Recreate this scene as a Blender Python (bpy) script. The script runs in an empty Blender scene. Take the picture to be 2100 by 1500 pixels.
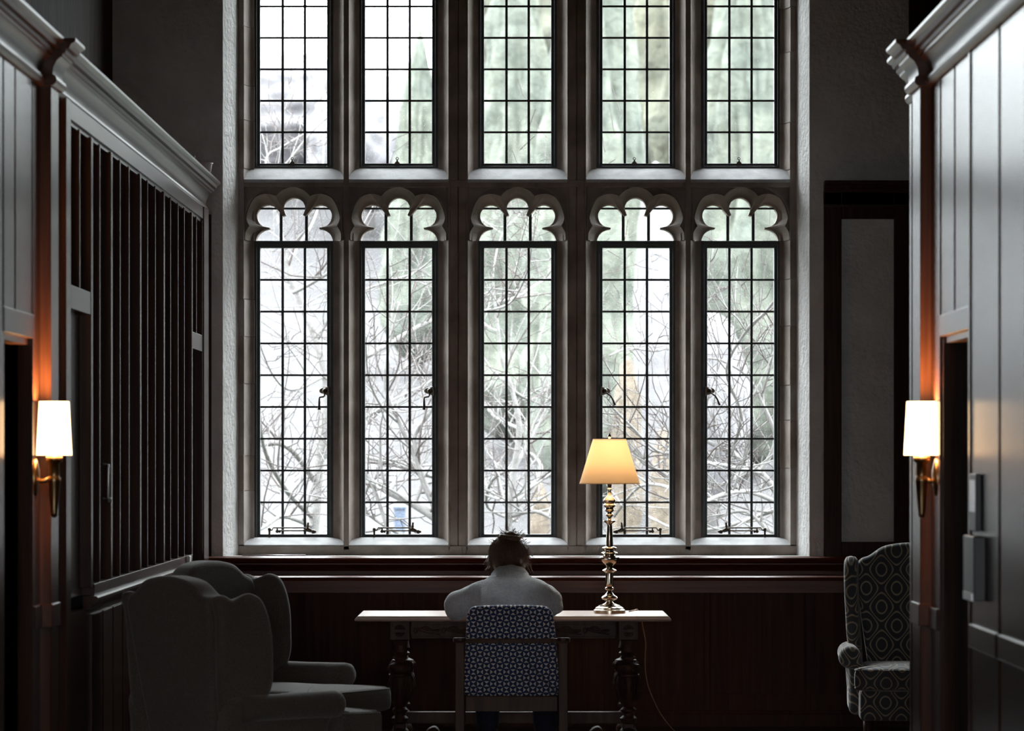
import bpy, bmesh, math, random
from mathutils import Vector, Matrix, noise
random.seed(7)
C = bpy.context.scene
COL = C.collection
F = 7400.0; VX = 1060.0; VY = 935.0; EYE = 1.68
PI = math.pi

# ---------------------------------------------------------------- camera, world, exposure
cam = bpy.data.cameras.new('camera'); camo = bpy.data.objects.new('camera', cam); COL.objects.link(camo)
camo.location = (0, 0, EYE); camo.rotation_euler = (PI/2, 0, 0)
cam.sensor_width = 36; cam.lens = F/2100*36
cam.shift_x = -(VX-1050)/2100; cam.shift_y = (VY-750)/2100
cam.clip_end = 500
cam.dof.use_dof = True; cam.dof.focus_distance = 21.2; cam.dof.aperture_fstop = 4.2; cam.dof.aperture_blades = 0
C.camera = camo
w = bpy.data.worlds.new('overcast_sky'); C.world = w; w.use_nodes = True
bg = w.node_tree.nodes['Background']; bg.inputs[0].default_value = (0.93, 0.965, 1.0, 1); bg.inputs[1].default_value = 24.0
# standard overcast sky: the zenith three times as bright as the horizon
_N = w.node_tree.nodes; _L = w.node_tree.links
_t = _N.new('ShaderNodeTexCoord'); _s = _N.new('ShaderNodeSeparateXYZ'); _L.new(_t.outputs['Generated'], _s.inputs[0])
_m = _N.new('ShaderNodeMapRange'); _L.new(_s.outputs[2], _m.inputs[0]); _m.inputs[1].default_value = 0; _m.inputs[2].default_value = 1
_m.inputs[3].default_value = 8.0; _m.inputs[4].default_value = 24.0; _L.new(_m.outputs[0], bg.inputs[1])
C.view_settings.view_transform = 'Standard'; C.view_settings.look = 'None'; C.view_settings.gamma = 1
C.view_settings.use_curve_mapping = False; C.view_settings.exposure = 0.38
C.cycles.use_denoising = True; C.cycles.max_bounces = 7; C.cycles.diffuse_bounces = 4; C.cycles.glossy_bounces = 4
C.cycles.transparent_max_bounces = 12; C.cycles.sample_clamp_indirect = 4.0
C.cycles.caustics_reflective = False; C.cycles.caustics_refractive = False
pl = bpy.data.lights.new('window_portal', 'AREA'); pl.shape = 'RECTANGLE'; pl.size = 3.8; pl.size_y = 4.6
pl.cycles.is_portal = True
plo = bpy.data.objects.new('window_portal', pl); COL.objects.link(plo); plo.location = (0, 23.45, 3.3); plo.rotation_euler = (-PI/2, 0, 0)

# ---------------------------------------------------------------- helpers
def P(x, y, Y): return Vector(((x-VX)*Y/F, Y, EYE-(y-VY)*Y/F))
def PX(x, Y): return (x-VX)*Y/F
def PZ(y, Y): return EYE-(y-VY)*Y/F

def tag(o, label=None, cat=None, group=None, kind=None):
    if label: o['label'] = label
    if cat: o['category'] = cat
    if group: o['group'] = group
    if kind: o['kind'] = kind
    return o
def empty(name, loc=(0, 0, 0), rz=0.0, parent=None):
    o = bpy.data.objects.new(name, None); COL.objects.link(o); o.location = loc; o.rotation_euler = (0, 0, rz)
    o.empty_display_size = .05
    if parent: o.parent = parent
    return o
def off(parent):
    v = Vector((0, 0, 0))
    while parent: v += parent.location; parent = parent.parent
    return v

class MB:
    def __init__(s): s.v = []; s.f = []
    def add(s, vs, fs):
        b = len(s.v); s.v += [tuple(v) for v in vs]; s.f += [tuple(b+i for i in f) for f in fs]; return s
    def box(s, x0, x1, y0, y1, z0, z1):
        x0, x1 = min(x0, x1), max(x0, x1); y0, y1 = min(y0, y1), max(y0, y1); z0, z1 = min(z0, z1), max(z0, z1)
        vs = [(x, y, z) for z in (z0, z1) for y in (y0, y1) for x in (x0, x1)]
        return s.add(vs, [(0, 2, 3, 1), (4, 5, 7, 6), (0, 1, 5, 4), (2, 6, 7, 3), (0, 4, 6, 2), (1, 3, 7, 5)])
    def prism(s, poly, axis, a0, a1):
        n = len(poly)
        def m(p, a):
            return {'x': (a, p[0], p[1]), 'y': (p[0], a, p[1]), 'z': (p[0], p[1], a)}[axis]
        vs = [m(p, a0) for p in poly]+[m(p, a1) for p in poly]
        fs = [tuple(range(n))[::-1], tuple(range(n, 2*n))]+[(i, (i+1) % n, n+(i+1) % n, n+i) for i in range(n)]
        return s.add(vs, fs)
    def tube(s, pts, rad, n=8, caps=True):
        pts = [Vector(p) for p in pts]
        if not hasattr(rad, '__len__'): rad = [rad]*len(pts)
        vs = []; fs = []; up = Vector((0.13, 0.31, 0.94)).normalized()
        for i, p in enumerate(pts):
            d = (pts[min(i+1, len(pts)-1)]-pts[max(i-1, 0)])
            if d.length < 1e-9: d = Vector((0, 0, 1))
            d.normalize()
            a = d.cross(up)
            if a.length < 1e-3: a = d.cross(Vector((1, 0, 0)))
            a.normalize(); b = d.cross(a).normalized(); up = a.cross(d).normalized()
            for k in range(n):
                t = 2*PI*k/n; vs.append(p+rad[i]*(math.cos(t)*a+math.sin(t)*b))
        for i in range(len(pts)-1):
            for k in range(n):
                fs.append((i*n+k, i*n+(k+1) % n, (i+1)*n+(k+1) % n, (i+1)*n+k))
        if caps:
            fs.append(tuple(range(n))[::-1]); fs.append(tuple(range((len(pts)-1)*n, len(pts)*n)))
        return s.add(vs, fs)
    def lathe(s, prof, c, n=32, close=True):
        vs = []; fs = []
        for r, z in prof:
            for k in range(n):
                t = 2*PI*k/n; vs.append((c[0]+r*math.cos(t), c[1]+r*math.sin(t), c[2]+z))
        for i in range(len(prof)-1):
            for k in range(n): fs.append((i*n+k, i*n+(k+1) % n, (i+1)*n+(k+1) % n, (i+1)*n+k))
        if close:
            fs.append(tuple(range(n))[::-1]); fs.append(tuple(range((len(prof)-1)*n, len(prof)*n)))
        return s.add(vs, fs)
    def ball(s, c, r, n=12, sc=(1, 1, 1)):
        m = max(4, n//2)
        prof = [(max(1e-4, math.sin(PI*i/m)), -math.cos(PI*i/m)) for i in range(m+1)]
        vs = []; fs = []
        for rr, z in prof:
            for k in range(n):
                t = 2*PI*k/n; vs.append((c[0]+r*sc[0]*rr*math.cos(t), c[1]+r*sc[1]*rr*math.sin(t), c[2]+r*sc[2]*z))
        for i in range(m):
            for k in range(n): fs.append((i*n+k, i*n+(k+1) % n, (i+1)*n+(k+1) % n, (i+1)*n+k))
        return s.add(vs, fs)
    def pillow(s, outline, t0, t1, r, mapf, n=4, bulge=0.0):
        m = len(outline); O = [Vector(p) for p in outline]
        area = sum(O[i].x*O[(i+1) % m].y-O[(i+1) % m].x*O[i].y for i in range(m))
        if area < 0: O.reverse()
        N = []
        for i in range(m):
            d = (O[(i+1) % m]-O[i-1]); d.normalize(); N.append(Vector((d.y, -d.x)))
        cen = sum(O, Vector((0, 0)))/m
        rings = []
        for k in range(n+1):
            a = PI/2*k/n; rings.append((r*(1-math.sin(a)), t0+r*(1-math.cos(a))))
        for k in range(n+1):
            a = PI/2*(1-k/n); rings.append((r*(1-math.sin(a)), t1-r*(1-math.cos(a))))
        vs = []; fs = []
        for ins, t in rings:
            for i in range(m):
                p = O[i]-N[i]*ins; vs.append(mapf(p.x, p.y, t))
        R = len(rings)
        for j in range(R-1):
            for i in range(m): fs.append((j*m+i, j*m+(i+1) % m, (j+1)*m+(i+1) % m, (j+1)*m+i))
        # caps: shrink rings to the centre with a soft bulge
        for side in (0, R-1) if bulge else ():
            prev = side*m; t = rings[side][1]; sg = -1 if side == 0 else 1
            for q in (.9, .78, .64, .48, .3, .14):
                base = len(vs)
                for i in range(m):
                    p0 = O[i]-N[i]*r; p = cen+(p0-cen)*q
                    vs.append(mapf(p.x, p.y, t+sg*bulge*(1-q*q)))
                for i in range(m):
                    f = (prev+i, prev+(i+1) % m, base+(i+1) % m, base+i); fs.append(f[::-1] if side == 0 else f)
                prev = base
            c = len(vs); vs.append(mapf(cen.x, cen.y, t+sg*bulge))
            for i in range(m):
                f = (prev+i, prev+(i+1) % m, c); fs.append(f[::-1] if side == 0 else f)
        if not bulge:
            for side in (0, R-1):
                base = len(vs); t = rings[side][1]
                for i in range(m):
                    p = O[i]-N[i]*r; vs.append(mapf(p.x, p.y, t))
                f = tuple(range(base, base+m)); fs.append(f[::-1] if side == 0 else f)
        return s.add(vs, fs)
    def mesh(s, name, mat, o=Vector((0, 0, 0)), smooth=False, fix=True):
        me = bpy.data.meshes.new(name)
        me.from_pydata([(v[0]-o[0], v[1]-o[1], v[2]-o[2]) for v in s.v], [], s.f)
        if fix:
            bm = bmesh.new(); bm.from_mesh(me); bmesh.ops.recalc_face_normals(bm, faces=bm.faces); bm.to_mesh(me); bm.free()
        if smooth: me.polygons.foreach_set('use_smooth', [True]*len(me.polygons))
        if mat: me.materials.append(mat)
        me.update(); return me
    def build(s, name, mat, parent=None, smooth=False, world=True, fix=True, bevel=0.0):
        o = bpy.data.objects.new(name, s.mesh(name, mat, off(parent) if world else Vector((0, 0, 0)), smooth, fix))
        COL.objects.link(o)
        if parent: o.parent = parent
        if bevel:
            b = o.modifiers.new('bevel', 'BEVEL'); b.width = bevel; b.segments = 2; b.limit_method = 'ANGLE'
        if smooth == 'auto':
            pass
        return o

def auto_smooth(o, ang=40):
    me = o.data
    me.polygons.foreach_set('use_smooth', [True]*len(me.polygons))
    bm = bmesh.new(); bm.from_mesh(me)
    for e in bm.edges:
        if len(e.link_faces) == 2 and e.calc_face_angle(0) > math.radians(ang): e.smooth = False
    bm.to_mesh(me); bm.free(); return o

def smooth_loop(pts, k=5):
    n = len(pts); out = []
    for i in range(n):
        p0, p1, p2, p3 = [Vector(pts[(i+j) % n]) for j in (-1, 0, 1, 2)]
        for q in range(k):
            t = q/k
            out.append(.5*((2*p1)+(-p0+p2)*t+(2*p0-5*p1+4*p2-p3)*t*t+(-p0+3*p1-3*p2+p3)*t**3))
    return out
def smooth_path(pts, k=5):
    n = len(pts); out = []
    P_ = [Vector(p) for p in pts]
    for i in range(n-1):
        p0 = P_[max(i-1, 0)]; p1 = P_[i]; p2 = P_[i+1]; p3 = P_[min(i+2, n-1)]
        for q in range(k):
            t = q/k
            out.append(.5*((2*p1)+(-p0+p2)*t+(2*p0-5*p1+4*p2-p3)*t*t+(-p0+3*p1-3*p2+p3)*t**3))
    out.append(P_[-1]); return out

# ---------------------------------------------------------------- materials
def mat(name):
    m = bpy.data.materials.new(name); m.use_nodes = True
    return m, m.node_tree.nodes, m.node_tree.links, m.node_tree.nodes['Principled BSDF']
def grain(name, c1, c2, rough=.3, scale=(1, 1, 1), nscale=6, bump=.1, coat=0.0, metal=0.0, sheen=0.0, detail=6, bscale=None, bdist=.01, spec=.5):
    m, N, L, b = mat(name)
    tc = N.new('ShaderNodeTexCoord'); mp = N.new('ShaderNodeMapping'); mp.inputs['Scale'].default_value = scale
    L.new(tc.outputs['Object'], mp.inputs[0])
    no = N.new('ShaderNodeTexNoise'); no.inputs['Scale'].default_value = nscale; no.inputs['Detail'].default_value = detail
    L.new(mp.outputs[0], no.inputs['Vector'])
    cr = N.new('ShaderNodeValToRGB'); cr.color_ramp.elements[0].position = .35; cr.color_ramp.elements[1].position = .68
    cr.color_ramp.elements[0].color = (*c1, 1); cr.color_ramp.elements[1].color = (*c2, 1)
    L.new(no.outputs['Fac'], cr.inputs[0]); L.new(cr.outputs[0], b.inputs['Base Color'])
    b.inputs['Roughness'].default_value = rough; b.inputs['Metallic'].default_value = metal
    b.inputs['Coat Weight'].default_value = coat; b.inputs['Coat Roughness'].default_value = .2
    b.inputs['Sheen Weight'].default_value = sheen; b.inputs['Specular IOR Level'].default_value = spec
    if bump:
        n2 = no
        if bscale:
            n2 = N.new('ShaderNodeTexNoise'); n2.inputs['Scale'].default_value = bscale; n2.inputs['Detail'].default_value = 4
            L.new(tc.outputs['Object'], n2.inputs['Vector'])
        bp = N.new('ShaderNodeBump'); bp.inputs['Strength'].default_value = bump; bp.inputs['Distance'].default_value = bdist
        L.new(n2.outputs['Fac'], bp.inputs['Height']); L.new(bp.outputs[0], b.inputs['Normal'])
    return m
M = {}
M['wood'] = grain('dark_panelling_wood', (.034, .0135, .0075), (.062, .025, .013), .25, (14, 14, .7), 3, .05, bdist=.004, spec=.1)
M['wood_x'] = grain('dark_rail_wood', (.034, .0135, .0075), (.062, .025, .013), .28, (14, .7, 14), 3, .05, bdist=.004, spec=.12)
M['red'] = grain('red_brown_window_bench_wood', (.070, .019, .010), (.125, .038, .021), .42, (.7, 14, 14), 3, .08, bdist=.004, spec=.3)
M['redv'] = grain('brown_oak_panel', (0.032, 0.0125, 0.008), (0.062, 0.026, 0.017), .6, (12, 12, .6), 3, .1, bdist=.004, spec=.15)
M['table'] = grain('table_top_wood', (.24, .12, .07), (.36, .19, .12), .45, (.8, 12, 12), 3, .03, coat=.4, bdist=.002)  # colour lightened to stand in for the window's gleam on the top
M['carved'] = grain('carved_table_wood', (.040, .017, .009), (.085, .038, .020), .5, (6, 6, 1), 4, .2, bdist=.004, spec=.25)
M['chairwood'] = grain('chair_frame_wood', (.05, .019, .009), (.09, .036, .018), .5, (10, 10, 1), 3, .05, bdist=.003, spec=.3)
M['plaster'] = grain('rough_cream_plaster', (.62, .61, .60), (.74, .73, .72), .95, (1, 1, 1), 5, .6, bscale=28, bdist=.02)
M['stone'] = grain('brown_grey_limestone', (0.165, 0.13, 0.106), (0.29, 0.24, 0.21), .92, (1, 1, 1), 5, .5, bscale=70, bdist=.004)
M['stone2'] = grain('skylit_limestone', (0.31, 0.305, 0.31), (0.43, 0.425, 0.43), .85, (1, 1, 1), 9, .4, bscale=60, bdist=.004)  # daylight on the sill slopes put into the colour: paler, cooler limestone
M['stone3'] = grain('lighter_limestone', (0.2, 0.168, 0.146), (0.32, 0.278, 0.255), .92, (1, 1, 1), 5, .5, bscale=70, bdist=.004)
M['iron'] = grain('dark_window_iron', (.018, .022, .022), (.035, .04, .04), .55, (1, 1, 1), 20, .2, metal=.0, bscale=120, bdist=.001)
M['lead'] = grain('lead_came', (.015, .017, .02), (.03, .033, .036), .6, (1, 1, 1), 30, .2, bscale=90, bdist=.001)
M['bronze'] = grain('dark_bronze_hardware', (.03, .022, .015), (.06, .04, .025), .35, (1, 1, 1), 20, 0, metal=.7)
M['brass'] = grain('polished_antique_brass', (.50, .44, .35), (.62, .56, .46), .18, (1, 1, 1), 12, 0, metal=1.0)
M['brass_dark'] = grain('aged_brass', (.30, .19, .09), (.42, .28, .14), .3, (1, 1, 1), 12, 0, metal=1.0)
M['tweed'] = grain('grey_brown_tweed', (0.062, 0.05, 0.04), (0.145, 0.122, 0.1), .95, (1, 1, 1), 220, .6, sheen=.3, bscale=260, bdist=.003)
M['fleece'] = grain('pale_grey_fleece', (0.70, 0.72, 0.75), (0.88, 0.90, 0.93), .95, (1, 1, 1), 60, 1.0, sheen=.8, bscale=110, bdist=.015)
M['hair'] = grain('brown_hair', (0.07, 0.034, 0.02), (0.19, 0.1, 0.058), .42, (30, 30, 6), 8, .4, bscale=90, bdist=.003)
M['skin'] = grain('skin', (.48, .26, .19), (.58, .33, .25), .5, (1, 1, 1), 8, .05)
M['denim'] = grain('dark_navy_trousers', (.010, .014, .032), (.02, .026, .05), .9, (1, 1, 1), 60, .3)
M['shoe'] = grain('dark_leather', (.03, .018, .012), (.05, .03, .02), .5, (1, 1, 1), 20, .1)
M['floor'] = grain('dark_floor_boards', (.018, .010, .007), (.04, .022, .014), .45, (.6, 9, 9), 3, .08, bdist=.003)
M['ceil'] = grain('dark_ceiling_wood', (.02, .013, .01), (.04, .026, .02), .8, (1, 6, 1), 3, .1, spec=.1)
M['white'] = grain('glazed_white', (.75, .75, .74), (.82, .82, .81), .3, (1, 1, 1), 5, 0)
M['black'] = grain('black_plastic', (.012, .012, .014), (.02, .02, .022), .45, (1, 1, 1), 10, 0)
M['grey'] = grain('brushed_steel', (.5, .5, .52), (.6, .6, .62), .35, (1, 1, 20), 8, 0, metal=.9)
M['cord'] = grain('tan_cord', (.32, .17, .09), (.40, .22, .12), .6, (1, 1, 1), 20, 0)
M['bark'] = grain('pale_bark', (0.085, 0.08, 0.077), (0.125, 0.12, 0.118), .9, (1, 1, 1), 14, .5, bscale=20, bdist=.02)
M['twig'] = grain('red_brown_twigs', (0.036, 0.027, 0.025), (0.058, 0.048, 0.046), .9, (1, 1, 1), 9, 0)
M['lawn'] = grain('pale_lawn', (0.03, 0.036, 0.026), (0.04, 0.045, 0.034), 1, (1, 1, 1), .6, 0)
M['hill'] = grain('wooded_hillside', (0.0205, 0.019, 0.0205), (0.0245, 0.0228, 0.0245), 1, (1, 1, 1), .35, .15, bscale=.5, bdist=2)
M['ever1'] = grain('hazed_evergreen', (0.056, 0.064, 0.054), (0.088, 0.094, 0.075), 1, (1, 1, 1), 1.1, .3, bscale=1.8, bdist=1.0)  # haze put into this and the next two foliage colours, paler and greyer
M['ever2'] = grain('yellow_green_foliage', (0.066, 0.069, 0.055), (0.102, 0.101, 0.074), 1, (1, 1, 1), 1.3, .3, bscale=1.8, bdist=1.0)
M['grove'] = grain('bare_crowns', (0.098, 0.094, 0.1), (0.112, 0.108, 0.114), 1, (1, 1, 1), .9, .15, bscale=1.4, bdist=1.0)
M['tan'] = grain('tan_leaves', (0.065, 0.05, 0.036), (0.09, 0.073, 0.056), 1, (1, 1, 1), 2, .5, bscale=3, bdist=.3)
M['blue'] = grain('blue_plastic', (0.025, 0.036, 0.062), (0.03, 0.042, 0.07), .6, (1, 1, 1), 5, 0)
M['brickfar'] = grain('pinkish_render', (0.0818, 0.0626, 0.0564), (0.0924, 0.0713, 0.0657), 1, (1, 1, 1), 1, 0)

# window glass: see-through with a faint wavy reflection
m, N, L, b = mat('old_window_glass'); N.remove(b)
tr = N.new('ShaderNodeBsdfTransparent'); tr.inputs[0].default_value = (.95, .97, .965, 1)
gl = N.new('ShaderNodeBsdfGlossy'); gl.inputs['Roughness'].default_value = .05
fr = N.new('ShaderNodeFresnel'); fr.inputs[0].default_value = 1.35
no = N.new('ShaderNodeTexNoise'); no.inputs['Scale'].default_value = 9; bp = N.new('ShaderNodeBump'); bp.inputs['Strength'].default_value = .3
bp.inputs['Distance'].default_value = .01
tc = N.new('ShaderNodeTexCoord'); L.new(tc.outputs['Object'], no.inputs['Vector']); L.new(no.outputs['Fac'], bp.inputs['Height'])
L.new(bp.outputs[0], gl.inputs['Normal'])
gm = N.new('ShaderNodeNewGeometry'); mu = N.new('ShaderNodeMath'); mu.operation = 'MULTIPLY'; iv = N.new('ShaderNodeMath'); iv.operation = 'SUBTRACT'; iv.inputs[0].default_value = 1
L.new(gm.outputs['Backfacing'], iv.inputs[1]); L.new(fr.outputs[0], mu.inputs[0]); L.new(iv.outputs[0], mu.inputs[1])   # reflect once, at the outer face
mx = N.new('ShaderNodeMixShader'); L.new(mu.outputs[0], mx.inputs[0]); L.new(tr.outputs[0], mx.inputs[1]); L.new(gl.outputs[0], mx.inputs[2])
L.new(mx.outputs[0], N['Material Output'].inputs[0]); M['glass'] = m
# sconce shade: lit opal glass
m, N, L, b = mat('lit_opal_shade')
b.inputs['Base Color'].default_value = (.9, .8, .65, 1); b.inputs['Emission Color'].default_value = (1, .62, .30, 1); b.inputs['Emission Strength'].default_value = 6.0
M['shade_lit'] = m
# table lamp shade: parchment letting lamp light through
m, N, L, b = mat('parchment_shade'); N.remove(b)
df = N.new('ShaderNodeBsdfDiffuse'); df.inputs[0].default_value = (.86, .80, .68, 1)
tl = N.new('ShaderNodeBsdfTranslucent'); tl.inputs[0].default_value = (.95, .80, .62, 1)
mx = N.new('ShaderNodeMixShader'); mx.inputs[0].default_value = .45
L.new(df.outputs[0], mx.inputs[1]); L.new(tl.outputs[0], mx.inputs[2]); L.new(mx.outputs[0], N['Material Output'].inputs[0]); M['parch'] = m

def mnode(N, L, op, a, b_=None):
    n = N.new('ShaderNodeMath'); n.operation = op
    for i, q in enumerate((a, b_)):
        if q is None: continue
        if isinstance(q, (int, float)): n.inputs[i].default_value = q
        else: L.new(q, n.inputs[i])
    return n.outputs[0]
# hourglass / bow-tie upholstery
m, N, L, b = mat('navy_cream_triangle_fabric')
tc = N.new('ShaderNodeTexCoord'); sx = N.new('ShaderNodeSeparateXYZ'); L.new(tc.outputs['Object'], sx.inputs[0])
cs = .0370; ch = .0335
u = mnode(N, L, 'DIVIDE', mnode(N, L, 'ADD', sx.outputs[0], 10.0), cs); col_i = mnode(N, L, 'FLOOR', u)
v = mnode(N, L, 'DIVIDE', mnode(N, L, 'ADD', sx.outputs[2], 10.0), ch)
row_i = mnode(N, L, 'FLOOR', v)
fu = mnode(N, L, 'SUBTRACT', mnode(N, L, 'SUBTRACT', u, col_i), .5); fv = mnode(N, L, 'SUBTRACT', mnode(N, L, 'SUBTRACT', v, row_i), .5)
par = mnode(N, L, 'MODULO', mnode(N, L, 'ADD', col_i, row_i), 2.0)
au = mnode(N, L, 'ABSOLUTE', fu); av = mnode(N, L, 'ABSOLUTE', fv)
d = mnode(N, L, 'SUBTRACT', au, av)                      # >0: left/right triangle
sgn = mnode(N, L, 'SUBTRACT', mnode(N, L, 'MULTIPLY', par, 2.0), 1.0)
t1 = mnode(N, L, 'GREATER_THAN', mnode(N, L, 'MULTIPLY', d, sgn), .055)
ed = mnode(N, L, 'LESS_THAN', mnode(N, L, 'MAXIMUM', au, av), .45)
cream = mnode(N, L, 'MULTIPLY', t1, ed)
mixc = N.new('ShaderNodeMix'); mixc.data_type = 'RGBA'; L.new(cream, mixc.inputs[0])
mixc.inputs[6].default_value = (.028, .045, .13, 1); mixc.inputs[7].default_value = (.86, .77, .70, 1)
L.new(mixc.outputs[2], b.inputs['Base Color']); b.inputs['Roughness'].default_value = .95; b.inputs['Sheen Weight'].default_value = .2
M['triangles'] = m
# trellis upholstery
m, N, L, b = mat('trellis_velvet')
tc = N.new('ShaderNodeTexCoord'); sx = N.new('ShaderNodeSeparateXYZ'); L.new(tc.outputs['Object'], sx.inputs[0])
zy = mnode(N, L, 'SUBTRACT', sx.outputs[2], mnode(N, L, 'MULTIPLY', sx.outputs[1], .7))
xx = mnode(N, L, 'ADD', sx.outputs[0], 0.0)
U = mnode(N, L, 'MULTIPLY', xx, 2*PI/.178); V = mnode(N, L, 'MULTIPLY', zy, 2*PI/.20)
g = mnode(N, L, 'ADD', mnode(N, L, 'MULTIPLY', mnode(N, L, 'COSINE', U), 1.0), mnode(N, L, 'COSINE', V))
l1 = mnode(N, L, 'LESS_THAN', mnode(N, L, 'ABSOLUTE', mnode(N, L, 'SUBTRACT', mnode(N, L, 'ABSOLUTE', g), .30)), .12)
l2 = mnode(N, L, 'LESS_THAN', mnode(N, L, 'ABSOLUTE', mnode(N, L, 'SUBTRACT', mnode(N, L, 'ABSOLUTE', g), 1.45)), .13)
ln = mnode(N, L, 'MAXIMUM', l1, l2)
mixc = N.new('ShaderNodeMix'); mixc.data_type = 'RGBA'; L.new(ln, mixc.inputs[0])
mixc.inputs[6].default_value = (.07, .075, .085, 1); mixc.inputs[7].default_value = (.50, .40, .29, 1)
L.new(mixc.outputs[2], b.inputs['Base Color']); b.inputs['Roughness'].default_value = .85; b.inputs['Sheen Weight'].default_value = .5
M['trellis'] = m

# ================================================================ STRUCTURE
Y0 = 22.75; YF = 23.0; YB = 23.13; YG = 23.19
XW, XE = -2.55, 3.0
XL, XR = -1.94, 1.69
ZT = 6.2
tag(MB().box(XW-.3, XE+.3, -3, 23.6, -.2, 0).build('floor', M['floor']), kind='structure')
tag(MB().box(XW-.3, XE+.3, -3, 23.6, ZT, ZT+.2).build('ceiling', M['ceil']), kind='structure')
def pierced(name, axis, a0, a1, t0, t1, holes, z0h, z1h, m):
    mb = MB()
    def bx(p0, p1, z0, z1):
        if axis == 'y': mb.box(t0, t1, p0, p1, z0, z1)
        else: mb.box(p0, p1, t0, t1, z0, z1)
    bx(a0, a1, 0, z0h); bx(a0, a1, z1h, ZT); c = a0
    for h0, h1 in holes: bx(c, h0, z0h, z1h); c = h1
    bx(c, a1, z0h, z1h)
    return tag(mb.build(name, m), kind='structure')
CLH = []
tag(MB().box(XW, XE, -3, 11.0, 3.2, 3.4).build('light_blocking_slab', M['ceil']), kind='structure')  # unseen slab added to keep fill light off the upper front wall
pierced('wall_west', 'y', -3, 23.6, XW-.3, XW, CLH, 4.7, 5.7, M['ceil'])
pierced('wall_east', 'y', -3, 23.6, XE, XE+.3, CLH, 4.7, 5.7, M['ceil'])
pierced('wall_back', 'x', XW-.3, XE+.3, -3.2, -3, [(-2.2, 2.2)], .7, 2.9, M['wood'])  # unseen opening added behind the camera to let in fill light
# front wall, plastered, with the splayed window opening
wf = tag(empty('wall_front', (0, Y0, 0)), kind='structure')
xl0, xl1 = PX(457, Y0), PX(490, YF); xr0, xr1 = PX(1660, Y0), PX(1632, YF)
zb = PZ(1142, Y0); zt = 5.62
a = MB()
a.prism([(XW-.3, Y0), (xl0, Y0), (xl1, YF+.02), (xl1, 23.3), (XW-.3, 23.3)], 'z', 0, zt)
a.prism([(XE+.3, Y0), (xr0, Y0), (xr1, YF+.02), (xr1, 23.3), (XE+.3, 23.3)], 'z', 0, zt)
a.box(XW-.3, XE+.3, Y0, 23.6, zt, ZT)
a.box(xl0, xr0, Y0, 23.6, 0, zb)
a.build('plaster', M['plaster'], wf)

# ---- stone window screen
CX = [602.5, 817.5, 1061.5, 1304.0, 1518.5]
tr_ = tag(empty('trim_1', (0, YF, zb)), kind='structure')
HC, HO = 102.0, 81.0      # half widths: hollow moulding outside, stone opening
YBK = 23.27
def hollow(cx, sgn, k=6):
    # from the front fillet to the opening edge; returns list of (x, y)
    pts = []
    x0 = PX(cx+sgn*HC, YF); x1 = PX(cx+sgn*(HO+2), YB); 
    for i in range(k+1):
        t = i/k*PI/2
        pts.append((x0+(x1-x0)*(1-math.cos(t)), YF+(YB-YF)*math.sin(t)))
    pts.append((PX(cx+sgn*HO, YB), YB)); pts.append((PX(cx+sgn*HO, YB), YBK))
    return pts
zs0, zs1 = PZ(1142, YF), PZ(1118, YF)
zh0 = PZ(492, YF); zt0 = PZ(372, YF); ztr = PZ(384, YF); zu = PZ(368, YF)
ZTOP = 5.60
for i in range(4):
    A, B = CX[i], CX[i+1]
    left = hollow(A, 1); right = hollow(B, -1)
    a0, b0 = left[0][0], right[0][0]; mid = []
    if b0-a0 > .06:   # grooved broad mullion
        c = (a0+b0)/2
        mid = [(c-.052, YF), (c-.048, YF+.008), (c-.005, YF+.008), (c, YF+.018), (c+.005, YF+.008), (c+.048, YF+.008), (c+.052, YF)]
    poly = left[::-1]+mid+right
    mb = MB(); mb.prism(poly, 'z', zs1-.03, zh0); mb.prism(poly, 'z', zu-.02, ZTOP)
    mid2 = [(a0, YF+.10), (a0, YF)]+mid+[(b0, YF), (b0, YF+.10)]
    mb.prism(mid2, 'z', zh0, zu-.02)
    mb.box(a0-.028, b0+.028, YF+.065, YBK, zh0, zu-.02)
    auto_smooth(mb.build('mullion', M['stone'], tr_), 50)
# jambs as stacked stones
def jamb(cx, sgn, ys, xe):
    prof = hollow(cx, sgn)
    xo = PX(xe, YF)
    inner = [(x+sgn*.005, y+.005) for x, y in prof]+[(xo+sgn*.06, YBK), (xo+sgn*.06, YF+.012)]
    MB().prism(inner, 'z', PZ(ys[-1], YF), PZ(ys[0], YF)).build('mortar', M['stone'], tr_)
    for k in range(len(ys)-1):
        y1, y0 = ys[k], ys[k+1]
        z1 = PZ(y1, YF)-.0025; z0 = PZ(y0, YF)+.0025
        dy = random.uniform(-.004, .004); dx = random.uniform(-.002, .002)
        poly = [(x+dx, y+dy) for x, y in prof]+[(xo-sgn*.0, YBK), (xo, YF-.0+dy), ]
        mb = MB().prism(poly, 'z', z0, z1)
        auto_smooth(mb.build('stone', M['stone3'] if k % 2 else M['stone'], tr_), 50)
jamb(CX[0], -1, [-275, -140, 52, 173, 245, 345, 492], 489)
jamb(CX[4], 1, [-275, -120, 14, 105, 250, 347, 492], 1634)
jamb(CX[0], -1, [492, 613, 690, 787, 935, 1007, 1118], 489)
jamb(CX[4], 1, [492, 572, 668, 790, 862, 961, 1118], 1634)
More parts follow.
